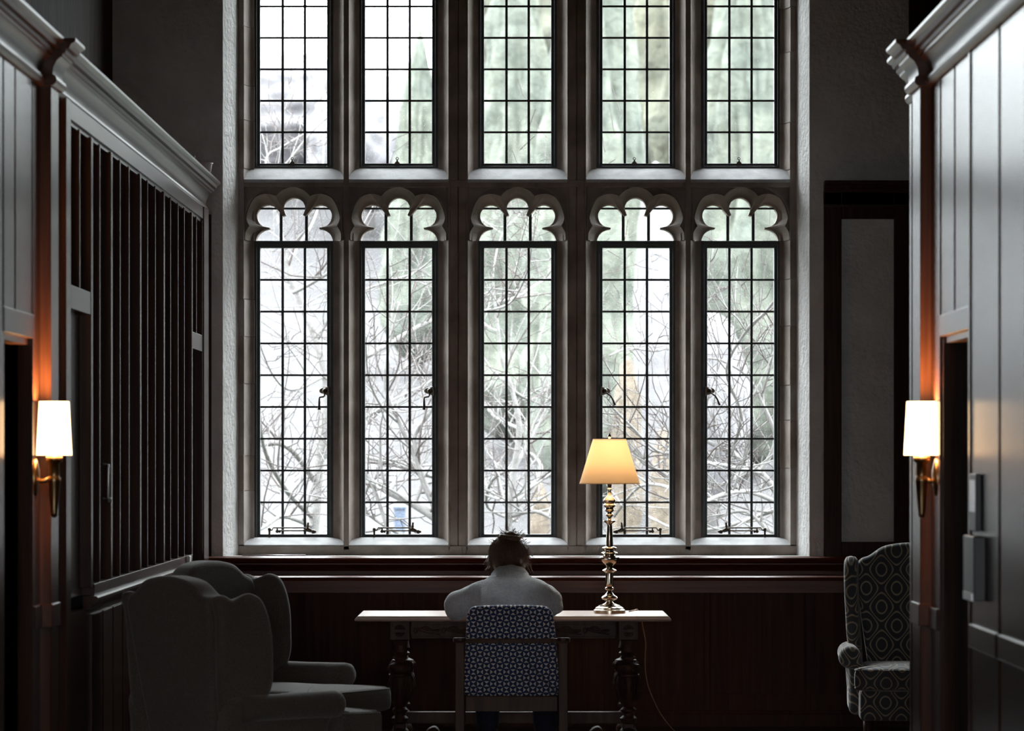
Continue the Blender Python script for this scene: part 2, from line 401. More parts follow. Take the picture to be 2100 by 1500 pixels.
# sill course and transom, with one washed slope per light
mb = MB().box(PX(489, YF), PX(1634, YF), YF, YBK, zs0-.03, zs1-.006); mb.build('sill_course', M['stone'], tr_, bevel=.004)
mb = MB().box(PX(489, YF), PX(1634, YF), YF+.004, YBK, ztr, zu-.004); mb.build('transom', M['stone'], tr_, bevel=.004)
for cx in CX:
    for zf, yb_ in ((zs1, 1103), (zu, 345)):
        poly = [(YF+.003, zf-.02), (YF+.003, zf), (YB+.01, PZ(yb_, YB)), (YBK, PZ(yb_, YB)+.01), (YBK, zf-.02)]
        MB().prism(poly, 'x', PX(cx-HC, YF), PX(cx+HC, YF)).build('sill_slope', M['stone2'], tr_)
MB().box(PX(489, YF), PX(1634, YF), YF, YBK, ZTOP, zt+.02).build('lintel', M['stone'], tr_)
# cinquefoil heads
def inside(u, v, discs, body):
    for (a, b_, r) in discs:
        if (u-a)**2+(v-b_)**2 <= r*r: return True
        if (u+a)**2+(v-b_)**2 <= r*r: return True
    u = abs(u)
    # convex body polygon
    n = len(body)
    for i in range(n):
        x0, y0 = body[i]; x1, y1 = body[(i+1) % n]
        if (x1-x0)*(v-y0)-(y1-y0)*(u-x0) < 0: return False
    return True
body = [(-1, -4), (51, -4), (51.5, 27), (26, 51), (-1, 62)]
inner_d = [(51, -3, 28.5), (54, 52, 23.2), (0, 68, 22)]
outer_d = [(52, -3, 49), (54, 52, 42.5), (0, 66, 42)]
def radial(ang, discs, sc):
    c, s_ = math.cos(ang), math.sin(ang)
    r = 160.0
    while r > 20:
        if inside(r*c, 20+r*s_, discs, body): return r
        r -= .5
    return r
def rect_r(ang, hw, top, bot):
    c, s_ = math.cos(ang), math.sin(ang); best = 1e9
    if abs(c) > 1e-6: best = min(best, hw/abs(c))
    if s_ > 1e-6: best = min(best, (top-20)/s_)
    if s_ < -1e-6: best = min(best, (bot-20)/s_)
    return best
def sup_r(ang, hw, h):
    c, s_ = math.cos(ang), math.sin(ang); lo, hi = 20, 200
    for _ in range(26):
        r = (lo+hi)/2; u, v = abs(r*c), 20+r*s_
        if v < 0: ok = u < hw
        else: ok = (u/hw)**3+(v/h)**3 < 1
        if ok: lo = r
        else: hi = r
    return lo
NA = 220
a0 = math.atan2(-20, 79.5)
angs = [a0+(PI-2*a0)*i/NA for i in range(NA+1)]
RI = [min(radial(t, inner_d, 1), rect_r(t, 200, 200, 0)) for t in angs]
RO = [min(radial(t, outer_d, 1), rect_r(t, 101.5, 200, -40)) for t in angs]
RA = [min(sup_r(t, 98.5, 110), rect_r(t, 98.5, 200, -40)) for t in angs]
RB = [min(sup_r(t, 102, 114), rect_r(t, 101.9, 114, -40)) for t in angs]
RR = [rect_r(t, 102, 117, -40) for t in angs]
RO = [min(a_, b_-.5) for a_, b_ in zip(RO, RA)]; RA = [max(a_, b_) for a_, b_ in zip(RA, RO)]; RB = [min(b_, c_) for b_, c_ in zip(RB, RR)]
rings = []
Ybk = YB+.03
rings.append((RI, YBK)); rings.append((RI, Ybk)); rings.append(([r+2.5 for r in RI], Ybk-.006))
for k in range(1, 7):
    t = k/6*PI/2
    rings.append(([ri+2.5+(ro-ri-2.5)*math.sin(t) if False else ri+2.5+max(.3, ro-ri-2.5)*(1-math.cos(t)) if False else ri+2.5+max(.2, ro-ri-2.5)*(k/6) for ri, ro in zip(RI, RO)],
                  Ybk-.006-(Ybk-.006-YF-.02)*(1-math.cos(t)) ))
rings.append(([r+.8 for r in RO], YF+.022)); rings.append(([min(r+1.2, q) for r, q in zip(RO, RR)], YF+.05))
rings.append(([max(ra-.3, ro+1.4) for ra, ro in zip(RA, RO)], YF+.05)); rings.append(([max(ra, ro+1.6) for ra, ro in zip(RA, RO)], YF+.012))
rings.append(([max(rb, ra+.3) for rb, ra in zip(RB, RA)], YF+.012)); rings.append(([max(rb+.3, ra+.4) for rb, ra in zip(RB, RA)], YF+.045))
rings.append(([max(rr-1, rb) for rr, rb in zip(RR, RB)], YF+.045)); rings.append((RR, YF+.0))
for cx in CX:
    vs = []; fs = []; n = len(angs)
    for R_, y in rings:
        for t, r in zip(angs, R_):
            u = r*math.cos(t); v = max(20+r*math.sin(t), 0.0); u = max(-102, min(102, u))
            s_ = 23.1/F
            vs.append(((cx-VX+u)*s_, y, zh0+v*s_))
    for j in range(len(rings)-1):
        for i in range(n-1): fs.append((j*n+i, j*n+i+1, (j+1)*n+i+1, (j+1)*n+i))
    o = MB().add(vs, fs).build('tracery_head', M['stone'], tr_); auto_smooth(o, 35)
    # plate filling the rectangle behind the hollow
    # joins the head to the mullions at the springing
# ---- windows
LOW = (509, 1096); UPP_ROW = 64.6
glass_mesh = {}
def pane(parent, x0, x1, y0, y1, first=[None]):
    w_, h_ = PX(x1, YG)-PX(x0, YG), PZ(y0, YG)-PZ(y1, YG)
    key = 'p'
    if key not in glass_mesh:
        mb = MB().box(-.5, .5, -.0015, .0015, -.5, .5); glass_mesh[key] = mb.mesh('pane', M['glass'])
    o = bpy.data.objects.new('pane', glass_mesh[key]); COL.objects.link(o); o.parent = parent
    o.location = Vector(((PX(x0, YG)+PX(x1, YG))/2, YG+.006, (PZ(y0, YG)+PZ(y1, YG))/2))-off(parent)
    o.scale = (w_, 1, h_)
    return o
def came(parent, x0, x1, y0, y1, t=.016):
    if x0 == x1:
        X = PX(x0, YG); MB().box(X-t/2, X+t/2, YG, YG+.012, PZ(y1, YG), PZ(y0, YG)).build('glazing_bar', M['lead'], parent)
    else:
        Z = PZ(y0, YG); MB().box(PX(x0, YG), PX(x1, YG), YG-.002, YG+.010, Z-t/2.6, Z+t/2.6).build('glazing_bar', M['lead'], parent)
def frame(parent, cx, yt, yb):
    # stepped iron frame: outer leaf, inner step
    for (h0, h1, ya, yb_, e0, e1) in ((HO+3, 75, YB+.012, YBK-.02, 14, 6), (76, 68.5, YB+.032, YBK-.03, 7, 0)):
        mb = MB()
        xo0, xo1 = PX(cx-h0, YG), PX(cx+h0, YG); xi0, xi1 = PX(cx-h1, YG), PX(cx+h1, YG)
        zo1, zi1 = PZ(yt-e0, YG), PZ(yt-e1, YG); zo0, zi0 = PZ(yb+e0, YG), PZ(yb+e1, YG)
        mb.box(xo0, xi0, ya, yb_, zo0, zo1); mb.box(xi1, xo1, ya, yb_, zo0, zo1)
        mb.box(xi0, xi1, ya, yb_, zi1, zo1); mb.box(xi0, xi1, ya, yb_, zo0, zi0)
        mb.build('frame' if h0 > 80 else 'casement', M['iron'], parent, bevel=.002)
def crank(parent, cx, sgn):
    x = cx+sgn*64; y = 802; Yc = YG-.06
    mb = MB()
    c = P(x, y, Yc)
    mb.add(*[None, None]) if False else None
    o1 = [(PX(x+sgn*dx, Yc), PZ(y+dy, Yc)) for dx, dy in ((8, -9), (3, -8), (-2, -6), (-6, -6), (-10, -4), (-12, -1), (-11, 3), (-8, 5), (-4, 6), (1, 8), (5, 9), (10, 11))]
    mb.prism(o1, 'y', Yc+.01, Yc+.055)
    o = mb.build('latch_plate', M['bronze'], parent, bevel=.002)
    MB().ball((c.x, Yc-.01, c.z), .017).tube([(c.x, Yc-.01, c.z), (c.x, Yc+.04, c.z)], .01).build('latch_knob', M['bronze'], parent, smooth=True)
    if sgn > 0: path = [(-1, 2), (-1, 10), (-3, 12), (-11, 13), (-12, 17), (-12, 30), (-12, 39)]
    else: path = [(1, 3), (5, 5), (9, 8), (12, 10), (17, 18), (20, 26), (22, 29)]
    pp = [P(x+(dx if sgn > 0 else dx), y+dy, Yc-.012) for dx, dy in path]
    MB().tube(pp, [.005, .005, .0055, .006, .006, .0075, .009]).build('lever', M['bronze'], parent, smooth=True)
def stay(parent, cx, sgn):
    Yc = YG-.045
    def q(dx, y): return P(cx+sgn*dx, y, Yc)
    mb = MB()
    mb.tube([q(-48, 1088), q(-45, 1088), q(-42, 1083), q(28, 1083)], .0045)
    mb.tube([q(-32, 1089), q(26, 1089)], .0045)
    mb.tube([q(-50, 1086), q(-50, 1092), q(-50, 1104)], [.009, .007, .006]); mb.ball(q(-50, 1086), .011)
    mb.tube([q(-50, 1104), q(-50, 1108)], [.012, .004])
    mb.ball(q(-34, 1090), .012); mb.ball(q(-34, 1086), .006); mb.ball(q(-29, 1091), .008)
    mb.tube([q(22, 1088), q(28, 1086), q(36, 1090)], [.010, .017, .01]); mb.tube([q(28, 1086), q(29, 1076), q(29.5, 1072)], [.012, .006, .008])
    mb.ball(q(40, 1091), .014); mb.ball(q(44, 1091), .008)
    mb.build('stay_bar', M['bronze'], parent, smooth=True)
def catch(parent, cx):
    Yc = YG-.03
    mb = MB()
    mb.prism([(PX(cx-3+d, Yc), PZ(y, Yc)) for d, y in ((-6, 337), (-5, 334), (-2, 331), (-1, 327), (1, 327), (2, 331), (5, 334), (6, 337))], 'y', Yc, Yc+.02)
    c = P(cx-3, 325, Yc)
    mb.tube([(c.x+.008*math.cos(t*PI/6), Yc+.01, c.z+.008*math.sin(t*PI/6)) for t in range(13)], .003, 6)
    mb.build('ring_catch', M['bronze'], parent)
wn = 0
for i, cx in enumerate(CX):
    wn += 1
    W_ = tag(empty('window_%d' % wn, P(cx, 1096, YG)), kind='structure')
    yt, yb = LOW; frame(W_, cx, yt, yb)
    xs = [cx-68.5, cx-22.8, cx+22.8, cx+68.5]; ys = [yt+(yb-yt)*k/9 for k in range(10)]
    for x in xs[1:3]: came(W_, x, x, yt, yb)
    for y in ys[1:-1]: came(W_, xs[0], xs[3], y, y)
    for r in range(9):
        for c in range(3): pane(W_, xs[c], xs[c+1], ys[r], ys[r+1])
    # head glazing
    for x in (cx-26, cx+26): came(W_, x, x, 392, 494, .019)
    came(W_, cx-82, cx+82, 428, 428, .016)
    hx = [cx-84, cx-26, cx+26, cx+84]
    for c in range(3):
        pane(W_, hx[c], hx[c+1], 392, 428); pane(W_, hx[c], hx[c+1], 428, 495)
    if i in (0, 1): crank(W_, cx, 1); stay(W_, cx, 1)
    if i in (3, 4): crank(W_, cx, -1); stay(W_, cx, -1)
for i, cx in enumerate(CX):
    wn += 1
    W_ = tag(empty('window_%d' % wn, P(cx, 336, YG)), kind='structure')
    yb = 336; nr = 9; yt = yb-UPP_ROW*nr; frame(W_, cx, yt, yb)
    xs = [cx-68.5, cx-22.8, cx+22.8, cx+68.5]; ys = [yt+UPP_ROW*k for k in range(nr+1)]
    for x in xs[1:3]: came(W_, x, x, yt, yb)
    for y in ys[1:-1]: came(W_, xs[0], xs[3], y, y)
    for r in range(nr):
        for c in range(3): pane(W_, xs[c], xs[c+1], ys[r], ys[r+1])
    if i != 2: catch(W_, cx)

# ---- moulding below the window and the panelled bench front
t2 = tag(empty('trim_2', (0, Y0, .93)), kind='structure')
prof = [(Y0+.02, zb+.002), (22.64, zb+.002), (22.622, zb-.006), (22.618, zb-.016), (22.628, zb-.026), (22.66, zb-.03), (22.662, zb-.034), (22.645, zb-.040),
        (22.645, zb-.048), (22.67, zb-.056), (22.70, zb-.075), (22.715, zb-.09), (22.715, .93), (Y0+.02, .93)]
auto_smooth(MB().prism(prof, 'x', XL, XE).build('window_board', M['red'], t2), 30)
bf = tag(empty('wall_front_bench', (0, 22.4, 0)), kind='structure')
YP = 22.36
prof = [(Y0, .93), (YP+.006, .93), (YP-.006, .926), (YP-.009, .918), (YP-.004, .908), (YP, .904), (YP, .83), (Y0, .83)]
auto_smooth(MB().prism(prof, 'x', XL, XE).build('top_rail', M['red'], bf), 30)
stx = [430, 630, 832, 1040, 1245, 1450, 1657, 1850, 1975]
for k in range(len(stx)-1):
    x0, x1 = PX(stx[k], YP), PX(stx[k+1], YP)
    MB().box(x0+.015, x1-.015, YP+.018, Y0, .12, .832).build('panel', M['redv'], bf, bevel=.003)
for x in stx:
    X = PX(x, YP); MB().box(max(XL, X-.017), min(XE, X+.017), YP, Y0, .1, .83).build('stile', M['redv'], bf, bevel=.003)
MB().box(XL, XE, YP+.002, Y0, .0, .20).build('bottom_rail', M['redv'], bf)
prof = [(Y0, 0), (YP-.02, 0), (YP-.02, .075), (YP-.012, .085), (YP-.008, .095), (YP, .10), (Y0, .1)]
tag(MB().prism(prof, 'x', XL, XE).build('baseboard_front', M['redv']), kind='structure')
# ---- framed plaster panel in the alcove right of the window
t3 = tag(empty('trim_3', (2.2, Y0, 2)), kind='structure')
def fx(x): return PX(x, Y0-.05)
def fz(y): return PZ(y, Y0-.05)
YD = Y0-.05
MB().box(fx(1690), fx(1726), YD, Y0, zb, fz(392)).build('post', M['wood'], t3, bevel=.003)
MB().box(fx(1834), XE, YD, Y0, zb, fz(392)).build('post', M['wood'], t3, bevel=.003)
MB().box(fx(1726), fx(1834), YD, Y0, zb, fz(1112)).build('rail', M['wood'], t3, bevel=.003)
MB().box(fx(1726), fx(1834), YD, Y0, fz(449), fz(392)).build('rail', M['wood'], t3, bevel=.003)
prof = [(Y0, fz(424)), (YD-.006, fz(424)), (YD-.006, fz(420)), (YD, fz(419)), (YD, fz(396)), (YD-.012, fz(394)), (YD-.012, fz(389)), (YD-.02, fz(387)), (YD-.03, fz(381)), (YD-.045, fz(379)), (YD-.045, fz(375)), (YD-.055, fz(374)), (YD-.055, fz(371.5)), (Y0, fz(371.5))]
MB().prism(prof, 'x', fx(1690), XE).build('moulding', M['wood_x'], t3)
MB().box(PX(1864, Y0-.02), XE, Y0-.04, Y0, fz(371), ZT).build('timber_post', M['wood'], t3)
t4 = tag(empty('trim_4', (XL, Y0, 2)), kind='structure')
MB().box(XL-.1, PX(434, Y0), Y0-.035, Y0, zb, 3.2).build('post', M['wood'], t4, bevel=.003)

# ---- panelled partitions either side
CR = [(0, 3.185), (.012, 3.185), (.024, 3.195), (.028, 3.208), (.024, 3.222), (.012, 3.230), (.012, 3.238), (.016, 3.262), (.028, 3.286), (.044, 3.300),
      (.050, 3.302), (.052, 3.312), (.062, 3.316), (.066, 3.328), (.060, 3.332), (.078, 3.336), (.086, 3.352), (.098, 3.358), (.104, 3.364), (.104, 3.376), (0, 3.376)]
def cornice(X, sgn, y0, y1, par, extra=0.0, name='cornice'):
    poly = [(X+sgn*(p+extra), z) for p, z in CR]+[(X-sgn*.05, 3.376), (X-sgn*.05, 3.185)]
    return auto_smooth(MB().prism(poly, 'y', y0, y1).build(name, M['wood_x'], par), 30)
CAP = [(0, 1.045), (.050, 1.045), (.058, 1.038), (.058, 1.026), (.048, 1.018), (.030, 1.008), (.018, .992), (.012, .985), (0, .985)]
def cap(X, sgn, y0, y1, par, k=1.0, name='cap_rail'):
    poly = [(X+sgn*p*k, z) for p, z in CAP]+[(X-sgn*.02, .985), (X-sgn*.02, 1.045)]
    return auto_smooth(MB().prism(poly, 'y', y0, y1).build(name, M['wood_x'], par), 30)
def yl(px): return -XL*F/(VX-px)
def yr(px): return XR*F/(px-VX)
# left
wl = tag(empty('wall_left', (XL, 18, 0)), kind='structure')
TH = .06
def bk(par, X, sgn, y0, y1, z0, z1, name='board', m='wood', t=TH, bev=.0): 
    return MB().box(X-sgn*t, X, y0, y1, z0, z1).build(name, M[m], par, bevel=bev)
bk(wl, XL, 1, 5, 13.65, 0, 3.2)
DA0, DA1 = 13.65, 14.46
for y0, y1 in ((13.60, 13.93), (13.97, 14.43)): bk(wl, XL, 1, y0, y1, 2.24, 3.2, t=.02, bev=.003)
bk(wl, XL-.018, 1, 13.6, 14.5, 2.24, 3.2)
MB().box(XL-.09, XL+.004, DA0-.02, DA1+.02, 2.15, 2.245).build('header_rail', M['wood_x'], wl, bevel=.003)
MB().box(XL-.09, XL-.02, DA0, DA1, 2.125, 2.15).build('door_stop', M['wood_x'], wl)
bk(wl, XL, 1, DA1, 14.70, 0, 3.2)
MB().box(XL-.06, XL+.010, DA1+.01, 14.68, .98, 1.075).build('dado_rail', M['wood_x'], wl, bevel=.003)
MB().box(XL-.05, XL+.045, 14.68, 14.92, 0, 3.2).build('pilaster', M['wood'], wl, bevel=.003)
MB().box(XL-.05, XL+.053, 14.675, 14.925, .98, 1.075).build('dado_rail', M['wood_x'], wl, bevel=.003)
bk(wl, XL, 1, 14.92, 15.45, 0, 3.2)
bk(wl, XL+.03, 1, 15.30, 15.45, 0, 3.2, 'post', t=.05)
# glazed/boarded run with deep battens
YB0, YB1 = yl(133), 22.34
bk(wl, XL-.03, 1, YB0, YB1, 1.05, 3.2, 'backing')
MB().box(XL-.03, XL+.026, 15.45, YB1, 3.125, 3.2).build('frieze_rail', M['wood_x'], wl, bevel=.002)
MB().box(XL-.03, XL+.012, 15.45, YB1, 3.108, 3.128).build('frieze_bead', M['wood_x'], wl)
bpx = [155.5, 178, 197, 219, 239, 257.5, 279, 296, 312, 328, 343.5, 359, 372, 386, 397, 408]
for k, px in enumerate(bpx):
    y = yl(px); wd = .07 if k in (1, 3, 6, 9, 13, 15) else .035
    z0 = 2.40 if k in (0, 14) else 1.085
    MB().box(XL-.03, XL+(.024 if wd > .05 else .018), y-wd/2, y+wd/2, z0, 3.115).build('batten', M['wood'], wl, bevel=.002)
for pa, pb in ((133, 178), (386, 408)):
    MB().box(XL-.03, XL+.022, yl(pa)+.0, yl(pb), 2.315, 2.415).build('header_rail', M['wood_x'], wl, bevel=.002)
ya, yb = yl(182), YB1
MB().box(XL-.04, XL+.026, ya, yl(386), 1.045, 1.098).build('bottom_rail', M['wood_x'], wl, bevel=.002)
cap(XL+.0, 1, ya-.06, yl(386), wl, .85)
bk(wl, XL+.0, 1, 15.45, YB1, 0, .99, 'backing')
for k, y in enumerate([16.4+.42*j for j in range(14)]):
    MB().box(XL-.01, XL+.013, y, y+.38, .16, .96).build('panel', M['wood'], wl, bevel=.004)
bk(wl, XL+.032, 1, yl(408), 22.34, 0, 3.2, 'post', t=.08)
bk(wl, XL-.05, 1, 22.3, Y0, 0, 3.2, 'return')
cornice(XL, 1, 5, 14.64, wl); cornice(XL, 1, 14.64, 14.96, wl, .045); cornice(XL, 1, 14.96, 22.36, wl)
MB().box(XW, XL+.02, 5, 22.36, 3.30, 3.37).build('top_board', M['wood_x'], wl)
MB().box(XW, XL-.06, 22.2, 22.3, 0, 3.3).build('end_board', M['wood'], wl)
# right
wr = tag(empty('wall_right', (XR, 13, 0)), kind='structure')
RV0, RV1 = 13.47, 14.38
edges = [5.0, 11.30, 11.955, 12.63, 13.43]
for k in range(len(edges)-1):
    g0, g1 = edges[k], edges[k+1]
    MB().box(XR, XR+.02, g0+.03, g1-.03, 0, 3.2).build('board', M['wood'], wr, bevel=.003)
bk(wr, XR+.02, -1, 5, RV0-.02, 0, 3.2, 'backing')
MB().box(XR-.006, XR+.03, 13.42, RV0, 0, 3.2).build('door_jamb', M['wood'], wr, bevel=.003)
for y0, y1 in ((13.49, 13.90), (13.95, 14.36)): MB().box(XR, XR+.02, y0, y1, 2.235, 3.2).build('board', M['wood'], wr, bevel=.003)
bk(wr, XR+.02, -1, 13.4, 14.5, 2.235, 3.2, 'backing')
MB().box(XR-.004, XR+.09, RV0-.02, RV1+.02, 2.155, 2.24).build('header_rail', M['wood_x'], wr, bevel=.003)
MB().box(XR+.02, XR+.09, RV0, RV1, 2.13, 2.155).build('door_stop', M['wood_x'], wr)
MB().box(XR, XR+.06, RV1+.04, 15.44, 0, 3.2).build('board', M['wood'], wr)
MB().box(XR+.01, XR+.06, RV1, RV1+.06, 0, 3.2).build('door_jamb', M['wood'], wr)
MB().box(XR-.045, XR+.05, 14.72, 15.0, 0, 3.2).build('pilaster', M['wood'], wr, bevel=.003)
MB().box(XR-.052, XR+.05, 14.715, 15.005, .985, 1.075).build('dado_rail', M['wood_x'], wr, bevel=.003)
MB().box(XR-.012, XR+.05, RV1+.06, 14.715, .98, 1.065).build('dado_rail', M['wood_x'], wr, bevel=.003)
MB().box(XR-.012, XR+.05, 12.66, 13.41, .97, 1.055).build('dado_rail', M['wood_x'], wr, bevel=.003)
MB().box(XR-.012, XR+.05, 5.0, 12.60, .97, 1.055).build('dado_rail', M['wood_x'], wr, bevel=.003)
MB().box(XR-.008, XR+.05, 15.38, 15.46, 0, 3.2).build('end_post', M['wood'], wr, bevel=.002)
cornice(XR, -1, 5, 14.68, wr); cornice(XR, -1, 14.68, 15.05, wr, .045); cornice(XR, -1, 15.05, 15.46, wr)
MB().box(XR-.02, XE, 5, 15.46, 3.30, 3.37).build('top_board', M['wood_x'], wr)
MB().box(XR+.06, XE, 15.36, 15.44, 0, 3.3).build('end_board', M['wood'], wr)
# void behind the doorways stays dark: back boards
MB().box(XL-.5, XL-.48, 13.4, 14.7, 0, 3.2).build('closet_back', M['wood'], wl)
# upper left gallery window post
t5 = tag(empty('trim_5', (XW, 17, 3.6)), kind='structure')
MB().box(XW, XW+.04, 17.0, 17.25, 3.37, ZT).build('gallery_post', M['plaster'], t5)

# ================================================================ THINGS
# ---- library table
TY0, TY1 = 20.90, 21.66
tx0, tx1 = PX(727, TY0), PX(1377, TY0)
T = tag(empty('library_table', ((tx0+tx1)/2, (TY0+TY1)/2, 0)), 'long carved dark oak library table with a pale gleaming top before the windows', 'table')
prof = [(0, .722), (0, .732), (.010, .738), (.016, .750), (.03, .7505)]
mb = MB(); rings_ = []
for ins, z in [(.022, .716), (.004, .718), (0, .724), (.001, .732), (.010, .740), (.018, .748), (.024, .7505)]:
    rings_.append([(tx0+ins, TY0+ins, z), (tx1-ins, TY0+ins, z), (tx1-ins, TY1-ins, z), (tx0+ins, TY1-ins, z)])
vs = [p for r in rings_ for p in r]; fs = [(0, 1, 2, 3)[::-1], tuple(4*(len(rings_)-1)+k for k in range(4))]
for j in range(len(rings_)-1):
    for k in range(4): fs.append((4*j+k, 4*j+(k+1) % 4, 4*j+4+(k+1) % 4, 4*j+4+k))
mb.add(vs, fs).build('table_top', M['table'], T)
YA = TY0+.10
def lx(x): return PX(x, YA)
for yy in (YA, TY1-.13):
    mb = MB().box(lx(843), lx(1262), yy+.012, yy+.03, .615, .716)
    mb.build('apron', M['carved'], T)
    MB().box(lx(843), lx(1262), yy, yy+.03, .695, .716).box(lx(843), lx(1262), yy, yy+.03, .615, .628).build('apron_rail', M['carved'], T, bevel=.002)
    if yy == YA:
        # carved foliate scrolls in relief
        mb = MB()
        for x0 in [852+k*58 for k in range(7)]:
            for q in range(3):
                pp = []
                for j in range(9):
                    t = j/8; pp.append((lx(x0+4+46*t), yy+.008, .661+.022*math.sin(PI*(t*1.6+q*.42))*(1-.35*q)))
                mb.tube(pp, [.002+.005*math.sin(PI*j/8) for j in range(9)], 6)
            mb.tube([(lx(x0)+.010*math.cos(a_*PI/5), yy+.008, .661+.014*math.sin(a_*PI/5)) for a_ in range(11)], .004, 6)
        mb.build('carving', M['carved'], T, smooth=True)
legprof = [(.045, .0), (.058, .02), (.060, .06), (.046, .085), (.030, .10), (.030, .115), (.048, .125), (.050, .15), (.034, .165), (.034, .18), (.046, .19), (.046, .20), (.034, .215),
           (.045, .235), (.062, .27), (.068, .32), (.068, .36), (.062, .385), (.060, .39), (.066, .395), (.066, .405), (.058, .41), (.070, .425), (.072, .445), (.064, .462), (.036, .475), (.030, .49),
           (.042, .495), (.042, .505), (.030, .515), (.038, .53), (.044, .535), (.040, .55), (.036, .575), (.046, .592), (.046, .60), (.040, .605)]
for px in (820, 1289):
    for yy in (YA+.035, TY1-.13):
        X = lx(px)
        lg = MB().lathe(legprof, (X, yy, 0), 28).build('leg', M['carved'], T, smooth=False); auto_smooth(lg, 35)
        MB().box(X-.058, X+.058, yy-.035, yy+.045, .606, .716).build('leg_block', M['carved'], T, bevel=.003)
        # carved lunette on the block and leaf reliefs on the bulb
        mb = MB()
        for dz, sg in ((.668, 1), (.650, -1)):
            mb.tube([(X+.026*math.cos(a_*PI/8), yy-.036, dz+sg*.022*math.sin(a_*PI/8)) for a_ in range(9)], .005, 6)
            mb.tube([(X-.018, yy-.036, dz+sg*.003), (X+.018, yy-.036, dz+sg*.003)], .004, 6)
            mb.ball((X, yy-.036, dz+sg*.011), .008, 8)
        mb.build('block_carving', M['carved'], lg, smooth=True)
        mb = MB()
        for k in range(10):
            th = 2*PI*k/10
            for dth in (-.2, .2):
                mb.tube([(X+r*math.cos(th+dth*s_), yy+r*math.sin(th+dth*s_), z) for r, z, s_ in ((.055, .25, .1), (.066, .28, .8), (.071, .32, 1), (.071, .35, .8), (.064, .385, .1))], [.002, .005, .006, .005, .002], 5)
            mb.ball((X+.070*math.cos(th), yy+.070*math.sin(th), .318), .008, 6, (1, 1, 2.4))
            mb.ball((X+.070*math.cos(th), yy+.070*math.sin(th), .437), .009, 6, (1, 1, 1.6))
        mb.build('bulb_carving', M['carved'], lg, smooth=True)
    X = lx(px); MB().box(X-.035, X+.035, YA+.0, TY1-.09, .07, .12).build('foot_rail', M['carved'], T, bevel=.006)
MB().box(lx(820), lx(1289), (TY0+TY1)/2-.03, (TY0+TY1)/2+.03, .10, .17).build('stretcher', M['carved'], T, bevel=.005)
for px in (887, 1222):
    c = lx(px); MB().pillow(smooth_loop([(c-.05, .0), (c-.045, .04), (c-.02, .075), (c+.015, .085), (c+.04, .06), (c+.05, .0)], 4), TY0+.02, TY0+.16, .02, lambda a_, b_, t: (a_, t, b_+.02)).build('scroll_foot', M['carved'], T, smooth=True)

# ---- brass table lamp
LY = 21.30; LX = PX(1250, LY); sL = F/LY
Lm = tag(empty('table_lamp', (LX, LY, .7505)), 'tall turned brass table lamp with tapered parchment shade, glowing warm', 'lamp')
def cz(cy): return PZ(860+cy/3.572, LY)
k3 = 1/3.572/sL
pr = [(118, 1400), (118, 1378), (112, 1374), (104, 1368), (104, 1362), (96, 1356), (84, 1350), (82, 1344), (60, 1338), (34, 1328), (22, 1315), (22, 1308), (40, 1304), (56, 1298), (60, 1288), (54, 1278),
      (36, 1268), (28, 1258), (18, 1246), (16, 1236), (30, 1228), (34, 1222), (32, 1214), (22, 1208), (28, 1200), (29, 1190), (29, 1120), (28, 1112), (34, 1110), (50, 1102), (54, 1095), (46, 1088), (26, 1080),
      (24, 1066), (34, 1056), (54, 1042), (68, 1026), (74, 1010), (72, 1000), (62, 994), (40, 990), (36, 982), (56, 976), (62, 970), (56, 964), (32, 958), (34, 950), (50, 942), (54, 935), (48, 928), (28, 922),
      (27, 915), (25, 860), (20, 780), (18, 766), (22, 758), (40, 748), (48, 742), (46, 738), (20, 734), (12, 722), (14, 714), (24, 704), (30, 696), (24, 688), (16, 682), (28, 672), (36, 662), (30, 652), (30, 645),
      (42, 636), (46, 628), (38, 620), (34, 614), (42, 604), (46, 594), (40, 580), (26, 568), (16, 556), (12, 530), (12, 520), (18, 514), (14, 508), (10, 500)]
off_z = .7507-cz(1400)
auto_smooth(MB().lathe([(r*k3, cz(c)+off_z*0+(off_z if c > 1200 else off_z*(c-500)/900)) for r, c in pr], (LX, LY, 0), 40).build('lamp_base', M['brass'], Lm), 40)
MB().lathe([(.010, PZ(1001, LY)), (.013, PZ(996, LY)), (.013, PZ(985, LY)), (.008, PZ(984, LY)), (.006, PZ(905, LY))], (LX, LY, 0), 16).build('lamp_stem', M['bronze'], Lm, smooth=True)
zt_, zb_ = PZ(901, LY), PZ(992.5, LY); rt, rb = 34/sL, 62/sL
sh = MB().lathe([(rt, zt_), (rb, zb_), (rb-.0015, zb_), (rt-.0015, zt_), (rt, zt_)], (LX, LY, 0), 64, close=False).build('lamp_shade', M['parch'], Lm, smooth=True)
auto_smooth(sh, 50)
mb = MB()
mb.lathe([(rt+.0008, zt_+.001), (rt+.0008, zt_-.004), (rt-.002, zt_-.004), (rt-.002, zt_+.001)], (LX, LY, 0), 64, close=False)
mb.build('shade_binding', M['parch'], sh); mb = MB()
mb.lathe([(rb+.0008, zb_+.004), (rb+.0008, zb_-.001), (rb-.002, zb_-.001), (rb-.002, zb_+.004)], (LX, LY, 0), 64, close=False)
mb.build('shade_binding', M['parch'], sh)
MB().tube([(LX-rt, LY, zt_-.004), (LX+rt, LY, zt_-.004)], .0015, 6).tube([(LX, LY-rt, zt_-.004), (LX, LY+rt, zt_-.004)], .0015, 6).build('shade_spider', M['brass'], sh)
MB().lathe([(.005, PZ(905, LY)), (.007, PZ(900, LY)), (.010, PZ(897, LY)), (.010, PZ(893, LY)), (.004, PZ(891, LY)), (.003, PZ(888, LY)), (.007, PZ(886.5, LY)), (.004, PZ(885, LY))], (LX, LY, 0), 16).build('finial', M['brass'], Lm, smooth=True)
